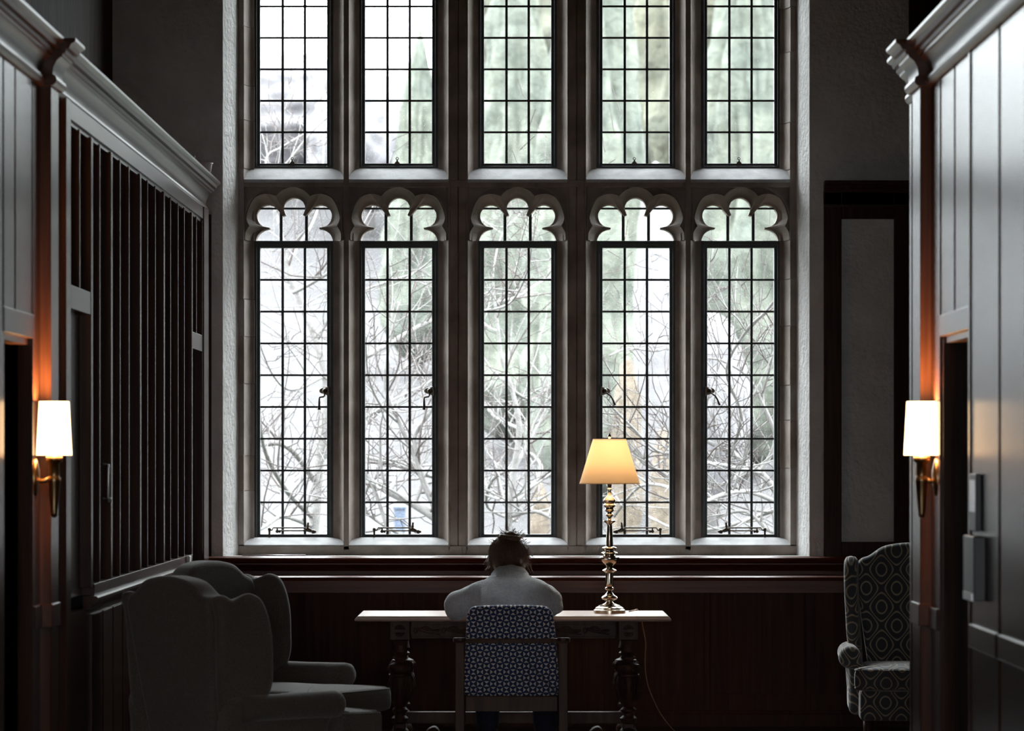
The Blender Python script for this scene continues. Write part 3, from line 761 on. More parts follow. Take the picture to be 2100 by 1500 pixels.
bulb = bpy.data.lights.new('lamp_bulb', 'POINT'); bulb.energy = 4.2; bulb.color = (1, .78, .50); bulb.shadow_soft_size = .035
bo = bpy.data.objects.new('lamp_bulb', bulb); COL.objects.link(bo); bo.parent = Lm; bo.location = (0, 0, (zt_+zb_)/2+.02-.7505)
# cord down behind the table
cp = [P(1290, 1252.5, 21.45), P(1300, 1251.5, 21.60), P(1308, 1253, 21.675), P(1315, 1270, 21.69), P(1318, 1285, 21.69), P(1324, 1320, 21.7), P(1323, 1350, 21.7), P(1324, 1380, 21.7), P(1330, 1410, 21.72), P(1342, 1440, 21.75), P(1356, 1467, 21.8), P(1380, 1500, 21.85), P(1390, 1512, 21.9)]
cp[0].z = cp[1].z = .7535; cp[2].z = .752; cp[-1].z = .006; cp[-2].z = .02
tag(MB().tube(smooth_path(cp, 5), .0035, 6).build('lamp_cord', M['cord'], smooth=True), 'thin tan electric cord hanging behind the table to the floor', 'cord')

# ---- upholstered desk chair
CY = 20.16; cs_ = F/CY
Dc = tag(empty('desk_chair', (PX(1049, CY), CY+.28, 0)), 'wooden armchair with navy and cream triangle fabric, drawn up to the table', 'chair')
def D(x, y, Y=CY): return (PX(x, Y), PZ(y, Y))
ol = [D(x, y) for x, y in ((953, 1427), (950, 1405), (952, 1370), (955, 1320), (956, 1280), (958, 1262), (964, 1250), (976, 1244.5), (1000, 1243.5), (1050, 1242.5), (1100, 1243.5), (1118, 1245), (1129, 1252), (1135, 1266), (1138, 1290), (1141, 1320), (1145, 1370), (1149, 1400), (1149, 1420), (1144, 1428), (1100, 1430), (1050, 1430), (1000, 1430))]
bkc = MB().pillow(smooth_loop(ol, 3), 0, .085, .022, lambda a_, b_, t: (a_, CY+.05+t-(b_-.6)*.10*-1.0*0+ (b_-.34)*-.06, b_), bulge=.012)
bkc.build('backrest', M['triangles'], Dc, smooth=True)
# wood frame: posts, arm rail bowed across the back, bottom rail, seat, legs
for s_ in (-1, 1):
    xp = 943 if s_ < 0 else 1155
    Xp = PX(xp, CY)
    MB().box(Xp-.026, Xp+.026, CY-.01, CY+.035, 0, .645).build('leg', M['chairwood'], Dc, bevel=.004)
    MB().box(Xp-.024, Xp+.024, CY+.50, CY+.545, 0, .600).build('leg', M['chairwood'], Dc, bevel=.004)
    pts_ = smooth_loop([(Xp-.034, CY-.02), (Xp+.034, CY-.02), (Xp+.036, CY+.3), (Xp+.03, CY+.56), (Xp, CY+.59), (Xp-.03, CY+.56), (Xp-.036, CY+.3)], 3)
    am = MB().prism([(p.x, p.y) for p in pts_], 'z', .640, .662)
    am.v = [(x_, y_, z_-(y_-CY)*.075) for x_, y_, z_ in am.v]; am.build('armrest', M['chairwood'], Dc, bevel=.004)
    MB().box(Xp-.012, Xp+.012, CY+.03, CY+.5, .33, .39).build('side_rail', M['chairwood'], Dc, bevel=.003)
x0, x1 = PX(932, CY), PX(1166, CY)
prof = []
n_ = 16
top = [(x0+(x1-x0)*k/n_, CY-.045+.035*abs(2*k/n_-1)**2) for k in range(n_+1)]
poly = top+[(x, y+.028) for x, y in reversed(top)]
MB().prism(poly, 'z', PZ(1319.5, CY), PZ(1311, CY)+.003).build('back_rail', M['chairwood'], Dc, bevel=.003)
MB().box(PX(955, CY), PX(1143, CY), CY-.005, CY+.03, .25, .335).build('bottom_rail', M['chairwood'], Dc, bevel=.003)
MB().box(PX(955, CY), PX(1143, CY), CY+.50, CY+.53, .33, .39).build('front_rail', M['chairwood'], Dc, bevel=.003)
ol = smooth_loop([(PX(957, CY), CY+.10), (PX(1141, CY), CY+.10), (PX(1143, CY), CY+.3), (PX(1141, CY), CY+.54), (PX(957, CY), CY+.54), (PX(955, CY), CY+.3)], 5)
MB().pillow(ol, .385, .455, .025, lambda a_, b_, t: (a_, b_, t), bulge=.012).build('seat', M['triangles'], Dc, smooth=True)

# ---- wing chairs
def wing_chair(name, loc, rz, fab, label, group=None, scale=1.0, topz=1.12):
    R = tag(empty(name, loc, rz), label, 'armchair', group)
    R.scale = (scale,)*3
    fm = M[fab]
    def sh_(y, z): return y+(z-.40)*.13
    # back, camel topped
    ol = smooth_loop([(-.225, .275), (-.265, .5), (-.305, .8), (-.322, .96), (-.316, topz-.12), (-.292, topz-.088), (-.245, topz-.070), (-.17, topz-.02), (-.08, topz), (0, topz+.005), (.08, topz), (.17, topz-.02), (.245, topz-.070), (.292, topz-.088), (.316, topz-.12), (.322, .96), (.305, .8), (.265, .5), (.225, .275), (.185, .235), (.10, .22), (-.10, .22), (-.185, .235)], 4)
    MB().pillow(ol, .22, .36, .028, lambda a_, b_, t: (a_, sh_(t, b_), b_), bulge=.0).build('back', fm, R, smooth=True, world=False)
    for s_ in (-1, 1):
        # wing, in the y-z plane
        ol = smooth_loop([(.36, .46), (.34, .9), (.345, topz-.10), (.30, topz-.075), (.25, topz-.095), (.20, topz-.085), (.15, topz-.070), (.10, topz-.095), (.07, topz-.16), (.055, .86), (.06, .74), (.07, .64), (.10, .57), (.15, .52), (.22, .48)], 4)
        MB().pillow(ol, -.038, .038, .034, lambda a_, b_, t, s_=s_: (s_*(.332+t+(b_-.6)*.04+max(0, .2-a_)*.16), sh_(a_, b_)-.06*0, b_), bulge=.0).build('wing', fm, R, smooth=True, world=False)
        # arm
        ol = smooth_loop([(.34, .20), (0, .19), (-.22, .19), (-.255, .24), (-.24, .34), (-.235, .41), (-.27, .47), (-.292, .52), (-.28, .565), (-.24, .585), (-.15, .58), (0, .57), (.2, .565), (.36, .565), (.38, .4)], 4)
        am = MB().pillow(ol, -.045, .045, .04, lambda a_, b_, t, s_=s_: (s_*(.335+t+max(0, b_-.45)*.25), a_, b_))
        am.tube([(s_*.375, y, .522) for y in (.30, .2, 0, -.15, -.24, -.275, -.292, -.30)], [.062, .062, .062, .064, .066, .062, .045, .01], 20)
        am.build('arm', fm, R, smooth=True, world=False)
    ol = smooth_loop([(-.30, .28), (.30, .28), (.315, 0), (.325, -.40), (.27, -.455), (0, -.465), (-.27, -.455), (-.325, -.40), (-.315, 0)], 5)
    MB().pillow(ol, .17, .345, .03, lambda a_, b_, t: (a_, b_, t), bulge=.0).build('seat_base', fm, R, smooth=True, world=False)
    cu = smooth_loop([(-.265, .22), (.265, .22), (.275, -.1), (.28, -.345), (.31, -.365), (.345, -.39), (.355, -.54), (.33, -.575), (.15, -.585), (-.15, -.585), (-.33, -.575), (-.355, -.54), (-.345, -.39), (-.31, -.365), (-.28, -.345), (-.275, -.1)], 4)
    cuo = MB().pillow(cu, .35, .475, .035, lambda a_, b_, t: (a_, b_, t), bulge=.02).build('seat_cushion', fm, R, smooth=True, world=False)
    mb = MB()
    for z in (.362, .463):
        pts_ = [Vector((p.x*.985, p.y*.985, z)) for p in cu]; mb.tube(pts_+[pts_[0]], .005, 6)
    mb.build('piping', fm, cuo, smooth=True, world=False)
    for sx_ in (-1, 1):
        MB().tube([(sx_*.27, -.38, .18), (sx_*.275, -.39, .12), (sx_*.28, -.40, .04), (sx_*.28, -.41, 0)], [.034, .028, .017, .022], 12).build('leg', M['chairwood'], R, smooth=True, world=False)
        MB().tube([(sx_*.25, .27, .2), (sx_*.25, .31, .1), (sx_*.25, .36, 0)], [.028, .022, .018], 10).build('leg', M['chairwood'], R, smooth=True, world=False)
    return R
# local front is -y.  heading vector f=(sin rz, -cos rz)
def rz_for(fx_, fy_): return math.atan2(fx_, -fy_)
wing_chair('wing_armchair', (-1.295, 16.93, 0), rz_for(.74, .67), 'tweed', 'grey brown tweed wing armchair turned away, its dark back towards the room', 'pair of tweed wing chairs')
wing_chair('wing_armchair', (-1.325, 18.86, 0), rz_for(.83, -.56), 'tweed', 'grey brown tweed wing armchair behind the other, its seat and inner back catching light', 'pair of tweed wing chairs')
wing_chair('wing_armchair', (PX(1876, 20.9), 20.95, 0), math.radians(-4), 'trellis', 'wing armchair with trellis patterned velvet in the alcove beside the window', None, 1.0, 1.16)

# ---- wall sconces
def sconce(x, X, sgn, label):
    Ys = 14.53; s_ = F/Ys
    cx_ = PX(x, Ys)
    R = tag(empty('wall_sconce', (X, Ys, PZ(1000, Ys))), label, 'sconce', 'torch sconces on the panelled walls')
    zt, zb2 = PZ(824, Ys), PZ(934, Ys)
    sh = MB().lathe([(.060, zt), (.0715, zb2), (.0695, zb2), (.058, zt), (.060, zt)], (cx_, Ys, 0), 40, close=False).build('lamp_shade', M['shade_lit'], R); auto_smooth(sh, 50)
    MB().lathe([(.004, PZ(1062, Ys)), (.012, PZ(1060, Ys)), (.013, PZ(1054, Ys)), (.018, PZ(1030, Ys)), (.024, PZ(990, Ys)), (.026, PZ(987, Ys)), (.026, PZ(981, Ys)), (.020, PZ(978, Ys)), (.022, PZ(974, Ys)),
                (.021, PZ(950, Ys)), (.032, PZ(947, Ys)), (.034, PZ(938, Ys)), (.030, PZ(935, Ys)), (.01, PZ(934, Ys)), (.008, PZ(860, Ys))], (cx_, Ys, 0), 24).build('torch_stem', M['brass_dark'], R, smooth=True)
    z = PZ(977, Ys)
    MB().tube([(X, Ys, z-.02), (X+(cx_-X)*.5, Ys, z-.02), (cx_, Ys, z)], [.011, .009, .010], 12).build('bracket_arm', M['brass_dark'], R, smooth=True)
    mb = MB(); n = 28
    ring = lambda r1, r2, xx: [(xx, Ys+r1*math.cos(2*PI*k/n), z-.005+r2*math.sin(2*PI*k/n)) for k in range(n)]
    vs = []; fs = []
    for r1, r2, xx in ((.045, .075, X), (.045, .075, X+sgn*.006), (.038, .066, X+sgn*.010), (.015, .03, X+sgn*.018), (.001, .001, X+sgn*.019)): vs += ring(r1, r2, xx)
    for j in range(4):
        for k in range(n): fs.append((j*n+k, j*n+(k+1) % n, (j+1)*n+(k+1) % n, (j+1)*n+k))
    mb.add(vs, fs).build('wall_plate', M['brass_dark'], R, smooth=True)
    bl = bpy.data.lights.new('sconce_bulb', 'POINT'); bl.energy = 32.0; bl.color = (1, .48, .18); bl.shadow_soft_size = .03
    b2 = bpy.data.objects.new('sconce_bulb', bl); COL.objects.link(b2); b2.parent = R; b2.location = Vector((cx_, Ys, zt-.03))-R.location
sconce(111, XL, 1, 'lit torch sconce with white shade on the slatted wall side, near the tweed armchairs')
sconce(1890, XR, -1, 'lit torch sconce with white shade beside the dark doorway, near the patterned armchair')

# ---- small things
c = P(423, 356, 21.9); cup = tag(empty('cup', (XL-.0, 21.9, 3.376)), 'small white cup standing on top of the slatted partition cornice', 'cup')
cxx = PX(424, 21.9)
cup.location = (cxx, 21.9, 3.376)
auto_smooth(MB().lathe([(.020, 0), (.022, .004), (.024, .012), (.030, .055), (.034, .074), (.040, .078), (.038, .082), (.030, .078), (.026, .05), (.02, .01)], (0, 0, 0), 28).build('cup_body', M['white'], cup, world=False), 40)
tag(MB().tube([P(377+20, 324, 21.0)*0+Vector((PX(397, 20.9), 20.9, 3.376)), Vector((PX(397, 20.9), 20.9, 3.40)), Vector((PX(396, 20.9)+.01, 20.9, 3.42))], [.006, .004, .004], 8).build('hook', M['grey'], smooth=True), 'tiny metal hook standing up on the slatted partition cornice', 'hook')
# door pull on the slatted wall
yp = 16.74; dp = tag(empty('door_pull', (XL+.02, yp, 1.45)), 'narrow pale metal pull handle on the slatted wall', 'handle')
MB().tube([(XL+.02, yp, 1.56+.08), (XL+.045, yp, 1.56+.08), (XL+.045, yp, 1.48), (XL+.02, yp, 1.48)], .006, 8).build('pull_bar', M['grey'], dp, smooth=True)
MB().ball((XL+.05, yp, 1.475), .011).build('thumb_turn', M['grey'], dp, smooth=True)
# white box on the rail
MB_ = MB().box(XL+.026, XL+.05, 20.85, 20.95, 1.045, 1.10)
tag(MB_.build('socket_box', M['white'], bevel=.004), 'small white box fixed on the rail behind the far tweed armchair', 'box')
# devices by the right doorway
dv = tag(empty('card_reader', (XR, 13.2, 1.5)), 'narrow dark wall device with a pale face beside the doorway, the upper one', 'device')
MB().box(XR-.022, XR, 13.12, 13.30, PZ(1090, 13.2), PZ(972, 13.2)).build('housing', M['black'], dv, bevel=.004)
MB().box(XR-.024, XR-.021, 13.14, 13.28, PZ(1050, 13.2), PZ(985, 13.2)).build('face_plate', M['grey'], dv)
dv = tag(empty('door_lock', (XR, 13.1, 1.25)), 'larger dark wall box below the narrow device, beside the doorway', 'lock box')
MB().box(XR-.045, XR, 13.0, 13.30, PZ(1232, 13.1), PZ(1100, 13.1)).build('housing', M['black'], dv, bevel=.004)
MB().box(XR-.048, XR-.044, 13.02, 13.28, PZ(1232, 13.1), PZ(1216, 13.1)).build('face_plate', M['grey'], dv)
# pole lying on the sill
rod = MB().tube([(PX(497, 22.72), 22.70, zb+.009), (PX(628, 22.72), 22.66, zb+.011)], .0045, 8)
tag(rod.build('pole', M['grey'], smooth=True), 'thin metal pole lying on the wooden window board under the first window', 'pole')

# ================================================================ PERSON
def skin_obj(name, verts, edges, radii, m, sub=2, root=0):
    me = bpy.data.meshes.new(name); me.from_pydata([tuple(v) for v in verts], edges, [])
    o = bpy.data.objects.new(name, me); COL.objects.link(o)
    sk = o.modifiers.new('skin', 'SKIN'); sk.use_smooth_shade = True
    if not me.skin_vertices:
        bpy.context.view_layer.objects.active = o
    lay = me.skin_vertices[0].data
    for i, r in enumerate(radii):
        lay[i].radius = r if hasattr(r, '__len__') else (r, r); lay[i].use_root = (i == root)
    sb = o.modifiers.new('sub', 'SUBSURF'); sb.levels = sub; sb.render_levels = sub
    dg = bpy.context.evaluated_depsgraph_get(); ev = o.evaluated_get(dg); nm = bpy.data.meshes.new_from_object(ev)
    bpy.data.objects.remove(o)
    vs = [v.co.copy() for v in nm.vertices]; fs = [tuple(p.vertices) for p in nm.polygons]
    return vs, fs
Pp = tag(empty('person', (-.03, 20.45, 0)), 'person in a pale fleece jacket, brown hair in a messy bun, bent over the table', 'person')
hip = Vector((-.03, 20.47, .535))
pts = {'pel': hip, 'ab': (-.03, 20.49, .66), 'ch': (-.035, 20.56, .80), 'uc': (-.04, 20.66, .915), 'nk': (-.04, 20.76, .995), 'n2': (-.045, 20.80, 1.05), 'hd': (-.045, 20.85, 1.12),
       'sl': (-.21, 20.64, .895), 'el': (-.385, 20.83, .800), 'wl': (-.20, 21.08, .800), 'pl': (-.14, 21.14, .795),
       'sr': (.13, 20.64, .905), 'er': (.215, 20.86, .805), 'wr': (.06, 21.10, .800), 'pr': (.02, 21.17, .795),
       'hl': (-.12, 20.50, .52), 'kl': (-.17, 20.90, .54), 'al': (-.17, 20.92, .11), 'fl': (-.18, 21.04, .05),
       'hr': (.06, 20.50, .52), 'kr': (.16, 20.90, .54), 'ar': (.165, 20.86, .11), 'fr': (.17, 20.98, .05)}
rad = {'pel': (.15, .11), 'ab': (.13, .09), 'ch': (.13, .085), 'uc': (.09, .055), 'nk': .045, 'n2': .05, 'hd': .07, 'sl': .055, 'el': .043, 'wl': .027, 'pl': (.04, .016), 'sr': .055, 'er': .043, 'wr': .027, 'pr': (.04, .016),
       'hl': .085, 'kl': .058, 'al': .04, 'fl': .035, 'hr': .085, 'kr': .058, 'ar': .04, 'fr': .035}
ks = list(pts); ix = {k: i for i, k in enumerate(ks)}
E = [('pel', 'ab'), ('ab', 'ch'), ('ch', 'uc'), ('uc', 'nk'), ('nk', 'n2'), ('n2', 'hd'), ('uc', 'sl'), ('sl', 'el'), ('el', 'wl'), ('wl', 'pl'), ('uc', 'sr'), ('sr', 'er'), ('er', 'wr'), ('wr', 'pr'),
     ('pel', 'hl'), ('hl', 'kl'), ('kl', 'al'), ('al', 'fl'), ('pel', 'hr'), ('hr', 'kr'), ('kr', 'ar'), ('ar', 'fr')]
vs, fs = skin_obj('b', [pts[k] for k in ks], [(ix[a_], ix[b_]) for a_, b_ in E], [rad[k] for k in ks], None)
body_mb = MB().add(vs, fs)
# fingers and thumbs
for s_, pk in ((-1, 'pl'), (1, 'pr')):
    p = Vector(pts[pk]); wv = Vector(pts['wl' if s_ < 0 else 'wr']); d = (p-wv).normalized(); side = Vector((d.y, -d.x, 0)).normalized()
    for q, ln in enumerate((.072, .082, .076, .060)):
        b0 = p+side*(q-1.5)*.020
        ch_ = [b0-d*.01, b0+d*.02, b0+d*(.02+ln*.45)+Vector((0, 0, .010)), b0+d*(.02+ln*.8)+Vector((0, 0, -.002)), b0+d*(.02+ln)+Vector((0, 0, -.018))]
        a1, a2 = skin_obj('f', ch_, [(i, i+1) for i in range(4)], [.0105, .010, .009, .0085, .007], None, 1); body_mb.add(a1, a2)
    b0 = p-side*(-s_)*.030-d*.03
    ch_ = [b0, b0-side*(-s_)*.018+d*.022, b0-side*(-s_)*.026+d*.048, b0-side*(-s_)*.024+d*.068]
    a1, a2 = skin_obj('t', ch_, [(0, 1), (1, 2), (2, 3)], [.013, .0115, .0105, .008], None, 1); body_mb.add(a1, a2)
# head: egg with brow, nose, lips, chin, ears; tilted forward
HM = Matrix.Translation(Vector((-.045, 20.86, 1.125))) @ Matrix.Rotation(math.radians(-38), 4, 'X') @ Matrix.Rotation(math.radians(3), 4, 'Z')
nv, nu = 26, 36; vs = []; fs = []
def bump(x, z, x0, z0, sx_, sz_): return math.exp(-((x-x0)/sx_)**2-((z-z0)/sz_)**2)
for i in range(nv+1):
    ph = PI*i/nv
    for j in range(nu):
        th = 2*PI*j/nu
        x = .073*math.sin(ph)*math.cos(th); y = .092*math.sin(ph)*math.sin(th); z = -.112*math.cos(ph)
        if z < 0: x *= 1-.28*(-z/.112)**1.5; y = y*(1-.12*(-z/.112)) + .014*(-z/.112)
        if y > 0:
            y += .022*bump(x, z, 0, -.020, .010, .018)+.008*bump(x, z, 0, .006, .008, .02)+.006*bump(x, z, 0, -.062, .022, .008)+.008*bump(x, z, 0, -.095, .02, .015)
            y -= .010*bump(x, z, .030, .006, .014, .010)+.010*bump(x, z, -.030, .006, .014, .010)
            y += .004*bump(x, z, 0, .028, .05, .008)
        vs.append(HM @ Vector((x, y, z)))
for i in range(nv):
    for j in range(nu): fs.append((i*nu+j, i*nu+(j+1) % nu, (i+1)*nu+(j+1) % nu, (i+1)*nu+j))
body_mb.add(vs, fs)
for s_ in (-1, 1):
    pp = [HM @ Vector((s_*(.073+.010*math.sin(PI*k/10)), -.005-.012*math.sin(PI*k/10), .018-.045*k/10)) for k in range(11)]
    body_mb.tube(pp, [.004+.004*math.sin(PI*k/10) for k in range(11)], 8)
bo_ = body_mb.build('body', M['skin'], Pp, smooth=True)
eye = MB()
for s_ in (-1, 1): MB().ball(HM @ Vector((s_*.030, .074, .006)), .012, 10).build('eye', M['white'], Pp, smooth=True)
# fleece jacket
jk = {'hem': (-.03, 20.43, .50), 'ab': (-.03, 20.46, .63), 'ch': (-.03, 20.52, .765), 'bk': (-.03, 20.585, .85), 'uc': (-.035, 20.67, .935), 'nk': (-.04, 20.745, 1.005), 'co': (-.042, 20.765, 1.015),
      'sl': (-.165, 20.64, .905), 'ml': (-.275, 20.70, .850), 'el': (-.375, 20.79, .800), 'fl': (-.31, 20.97, .800), 'wl': (-.215, 21.06, .802),
      'sr': (.105, 20.64, .910), 'mr': (.175, 20.72, .855), 'er': (.205, 20.83, .810), 'fr_': (.14, 21.00, .802), 'wr': (.08, 21.08, .802)}
jr = {'hem': (.20, .13), 'ab': (.19, .125), 'ch': (.20, .12), 'bk': (.185, .105), 'uc': (.13, .085), 'nk': (.066, .066), 'co': (.066, .066), 'sl': .082, 'ml': .086, 'el': .084, 'fl': .058, 'wl': .042, 'sr': .080, 'mr': .084, 'er': .082, 'fr_': .056, 'wr': .042}
ks = list(jk); ix = {k: i for i, k in enumerate(ks)}
E = [('hem', 'ab'), ('ab', 'ch'), ('ch', 'bk'), ('bk', 'uc'), ('uc', 'nk'), ('nk', 'co'), ('bk', 'sl'), ('sl', 'ml'), ('ml', 'el'), ('el', 'fl'), ('fl', 'wl'), ('bk', 'sr'), ('sr', 'mr'), ('mr', 'er'), ('er', 'fr_'), ('fr_', 'wr')]
vs, fs = skin_obj('j', [jk[k] for k in ks], [(ix[a_], ix[b_]) for a_, b_ in E], [jr[k] for k in ks], None, 3)
jm = MB().add(vs, fs).mesh('jacket', M['fleece'], off(Pp), True)
me = jm
_b = bmesh.new(); _b.from_mesh(me)
for _i in range(14): bmesh.ops.smooth_vert(_b, verts=_b.verts, factor=.5, use_axis_x=True, use_axis_y=True, use_axis_z=True)
_b.to_mesh(me); _b.free()
me.update()
nrm = [v.normal.copy() for v in me.vertices]
for v, n_ in zip(me.vertices, nrm):
    q = v.co
    dd = .006+noise.noise(q*7)*.014+noise.noise(q*22)*.0045+noise.noise(q*70)*.0022
    # creases where the right sleeve folds
    if q.x > .12: dd += .006*math.sin(q.z*75+q.x*40)*min(1, (q.x-.12)/.06)
    v.co += n_*dd
jo = bpy.data.objects.new('jacket', me); COL.objects.link(jo); jo.parent = Pp
sb = jo.modifiers.new('sub', 'SUBSURF'); sb.levels = 1; sb.render_levels = 1
# turned collar of the jacket
prof_c = [(.200, .925), (.172, .948), (.145, .966), (.124, .980), (.108, .990), (.110, .998), (.100, 1.010), (.088, 1.024), (.078, 1.032), (.068, 1.032), (.060, 1.02), (.058, .99)]
vs = []; fs = []; n = 40
for j, (r_, z_) in enumerate(prof_c):
    for k in range(n):
        a_ = 2*PI*k/n; t_ = (z_-.92)/.115
        q = 1+.05*noise.noise(Vector((math.cos(a_)*2, math.sin(a_)*2, z_*9)))
        vs.append(Vector((-.040+r_*q*math.cos(a_), 20.715+.07*t_+r_*q*(.88 if r_ < .11 else .88-(r_-.11)*4)*math.sin(a_), z_-.22*r_*math.sin(a_)+.004*noise.noise(Vector((a_*3, z_*30, 2))))))
for j in range(len(prof_c)-1):
    for k in range(n): fs.append((j*n+k, j*n+(k+1) % n, (j+1)*n+(k+1) % n, (j+1)*n+k))
MB().add(vs, fs).build('collar', M['fleece'], jo, smooth=True)
# trousers and shoes
tp = {'w': (-.03, 20.46, .535), 'hl': (-.12, 20.50, .525), 'ml': (-.15, 20.70, .54), 'kl': (-.17, 20.90, .545), 'cl': (-.17, 20.93, .33), 'al': (-.17, 20.92, .05),
      'hr': (.06, 20.50, .525), 'mr': (.11, 20.70, .54), 'kr': (.16, 20.90, .545), 'cr': (.165, 20.89, .33), 'ar': (.165, 20.86, .05)}
tr2 = {'w': (.16, .11), 'hl': .098, 'ml': .082, 'kl': .080, 'cl': .078, 'al': .075, 'hr': .098, 'mr': .082, 'kr': .080, 'cr': .080, 'ar': .078}
ks = list(tp); ix = {k: i for i, k in enumerate(ks)}
E = [('w', 'hl'), ('hl', 'ml'), ('ml', 'kl'), ('kl', 'cl'), ('cl', 'al'), ('w', 'hr'), ('hr', 'mr'), ('mr', 'kr'), ('kr', 'cr'), ('cr', 'ar')]
vs, fs = skin_obj('tr', [tp[k] for k in ks], [(ix[a_], ix[b_]) for a_, b_ in E], [tr2[k] for k in ks], None, 2)
MB().add(vs, fs).build('trousers', M['denim'], Pp, smooth=True)
for nm_, ax, ay in (('l', -.175, 20.97), ('r', .17, 20.91)):
    ol = smooth_loop([(ax-.04, ay-.10), (ax+.04, ay-.10), (ax+.045, ay), (ax+.048, ay+.10), (ax+.02, ay+.165), (ax-.02, ay+.165), (ax-.048, ay+.10), (ax-.045, ay)], 4)
    MB().pillow(ol, 0.0, .085, .03, lambda a_, b_, t: (a_, b_, t*(1-max(0, (b_-20.95))*1.5)), bulge=.01).build('shoe', M['shoe'], Pp, smooth=True)
# hair: lumpy mass, bun and loose strands
hc = Vector((-.045, 20.845, 1.128))
def lump(c, r, sc, seed, amp, sub=4):
    bm = bmesh.new(); bmesh.ops.create_icosphere(bm, subdivisions=sub, radius=1)
    vs = []
    for v in bm.verts:
        n_ = v.co.normalized()
        q = 1+amp*noise.noise(n_*2.2+Vector((seed, 0, 0)))+amp*.7*noise.noise(Vector((n_.x*7, n_.y*7, n_.z*3))+Vector((seed, 3, 0)))+amp*.35*abs(noise.noise(Vector((n_.x*16, n_.y*16, n_.z*5+seed))))
        vs.append(c+Vector((n_.x*r*sc[0]*q, n_.y*r*sc[1]*q, n_.z*r*sc[2]*q)))
    fs = [tuple(v.index for v in f.verts) for f in bm.faces]; bm.free(); return vs, fs
hb = MB(); hb.add(*lump(hc+Vector((.002, -.018, -.016)), 1, (.106, .102, .090), 1.3, .12))
hb.add(*lump(hc+Vector((-.045, -.03, -.055)), 1, (.062, .05, .060), 5.3, .16, 3)); hb.add(*lump(hc+Vector((.060, -.03, -.045)), 1, (.052, .05, .066), 8.3, .16, 3))
ho = hb.build('hair', M['hair'], Pp, smooth=True)
bun = MB(); bc = hc+Vector((.006, -.050, .082))
bun.add(*lump(bc, 1, (.054, .046, .038), 3.1, .2, 4))
for k in range(9):
    a0_ = random.uniform(0, 2*PI); tl_ = random.uniform(-.7, .7); pp = []
    for j in range(14):
        a_ = a0_+j/13*PI*1.2; rr = .048+.005*math.sin(j)
        pp.append(bc+Vector((rr*math.cos(a_), rr*.9*math.sin(a_), .030*math.sin(a_*1.0+tl_*2)*tl_+.008*math.sin(a_*2))))
    bun.tube(pp, [.004+.010*math.sin(PI*j/13) for j in range(14)], 8)
bun.build('hair_bun', M['hair'], Pp, smooth=True)
st = MB()
for k in range(520):
    # strands lie over the head, combed up to the bun, from the nape and sides
    a_ = random.uniform(PI*.98, PI*2.02); ph = random.uniform(-1.0, .2)
    start = hc+Vector((-.006, -.022, -.008))+Vector((.108*math.cos(a_)*math.cos(ph), .104*math.sin(a_)*math.cos(ph), .102*math.sin(ph)))
    end = bc+Vector((random.uniform(-.03, .03), random.uniform(-.03, .01), random.uniform(-.02, .02)))
    pp = []; r_ = random.uniform(.97, 1.06); cc = hc+Vector((-.006, -.022, -.008)); wob = random.uniform(-.01, .01)
    for j in range(7):
        t = j/6; p = start.lerp(end, t); dvec = p-cc; ll = dvec.length
        tgt = .107*(1-t)+.095*t
        p = cc+dvec/ll*max(ll, tgt*r_)+Vector((wob*math.sin(t*PI), 0, 0))
        pp.append(p)
    st.tube(pp, random.uniform(.0008, .0017), 3, caps=False)
for k in range(420):
    # loose flyaways hanging by the ears, the nape and around the bun
    if k < 280:
        s_ = random.choice((-1, -1, 1)); base = hc+Vector((s_*random.uniform(.085, .108), random.uniform(-.05, .02), random.uniform(-.05, .03)))
        dr = Vector((s_*random.uniform(.0, .5), random.uniform(-.3, .1), -1)).normalized(); ln = random.uniform(.03, .085)
    else:
        a_ = random.uniform(-.6, PI+.6); base = bc+Vector((.062*math.cos(a_), 0, .038*math.sin(a_)*.9)) if k < 330 else hc+Vector((.10*math.cos(a_), -.03, .09*math.sin(a_)))
        dr = Vector((math.cos(a_)+random.uniform(-.8, .8), random.uniform(-.3, .3), math.sin(a_)+random.uniform(-.8, .8))).normalized(); ln = random.uniform(.012, .04)
    cu_ = Vector((random.uniform(-1, 1), random.uniform(-1, 1), random.uniform(-1, 1)))*.6; pp = []
    for j in range(6):
        t = j/5; pp.append(base+dr*ln*t+cu_*ln*t*t*.6+Vector((.003*math.sin(t*9+k), 0, 0)))
    st.tube(pp, [.0019, .0018, .0016, .0014, .0012, .0008], 3, caps=False)
tag(st.build('loose_strands', M['hair'], ho, smooth=True, fix=False), kind='stuff')

# ================================================================ OUTSIDE
def rise(x):  # slope shaped to drop on the left, giving the right panelling sky to reflect
    q = max(0, min(1, (x+26)/19)); q = q*q*(3-2*q)
    return 2.0+12.0*q
def ground():
    nx, ny = 50, 60; vs = []; fs = []
    for j in range(ny+1):
        y = 23.7+(j/ny)**1.6*130
        for i in range(nx+1):
            x = -70+140*i/nx
            t = max(0, min(1, (y-52)/70)); t = t*t*(3-2*t)
            z = -.25+t*rise(x)+.4*noise.noise(Vector((x*.08, y*.08, 0)))*t*3
            vs.append((x, y, z))
    for j in range(ny):
        for i in range(nx): b_ = j*(nx+1)+i; fs.append((b_, b_+1, b_+nx+2, b_+nx+1))
    return vs, fs
gv, gf = ground()
g1 = [f for f in gf if sum(gv[i][1] for i in f)/4 < 56]; g2 = [f for f in gf if sum(gv[i][1] for i in f)/4 >= 56]
tag(MB().add(gv, g1).build('ground', M['lawn'], smooth=True), kind='structure')
tag(MB().add(gv, g2).build('hill', M['hill'], smooth=True), kind='structure')
def gz(x, y):
    t = max(0, min(1, (y-52)/70)); t = t*t*(3-2*t); return -.25+t*rise(x)
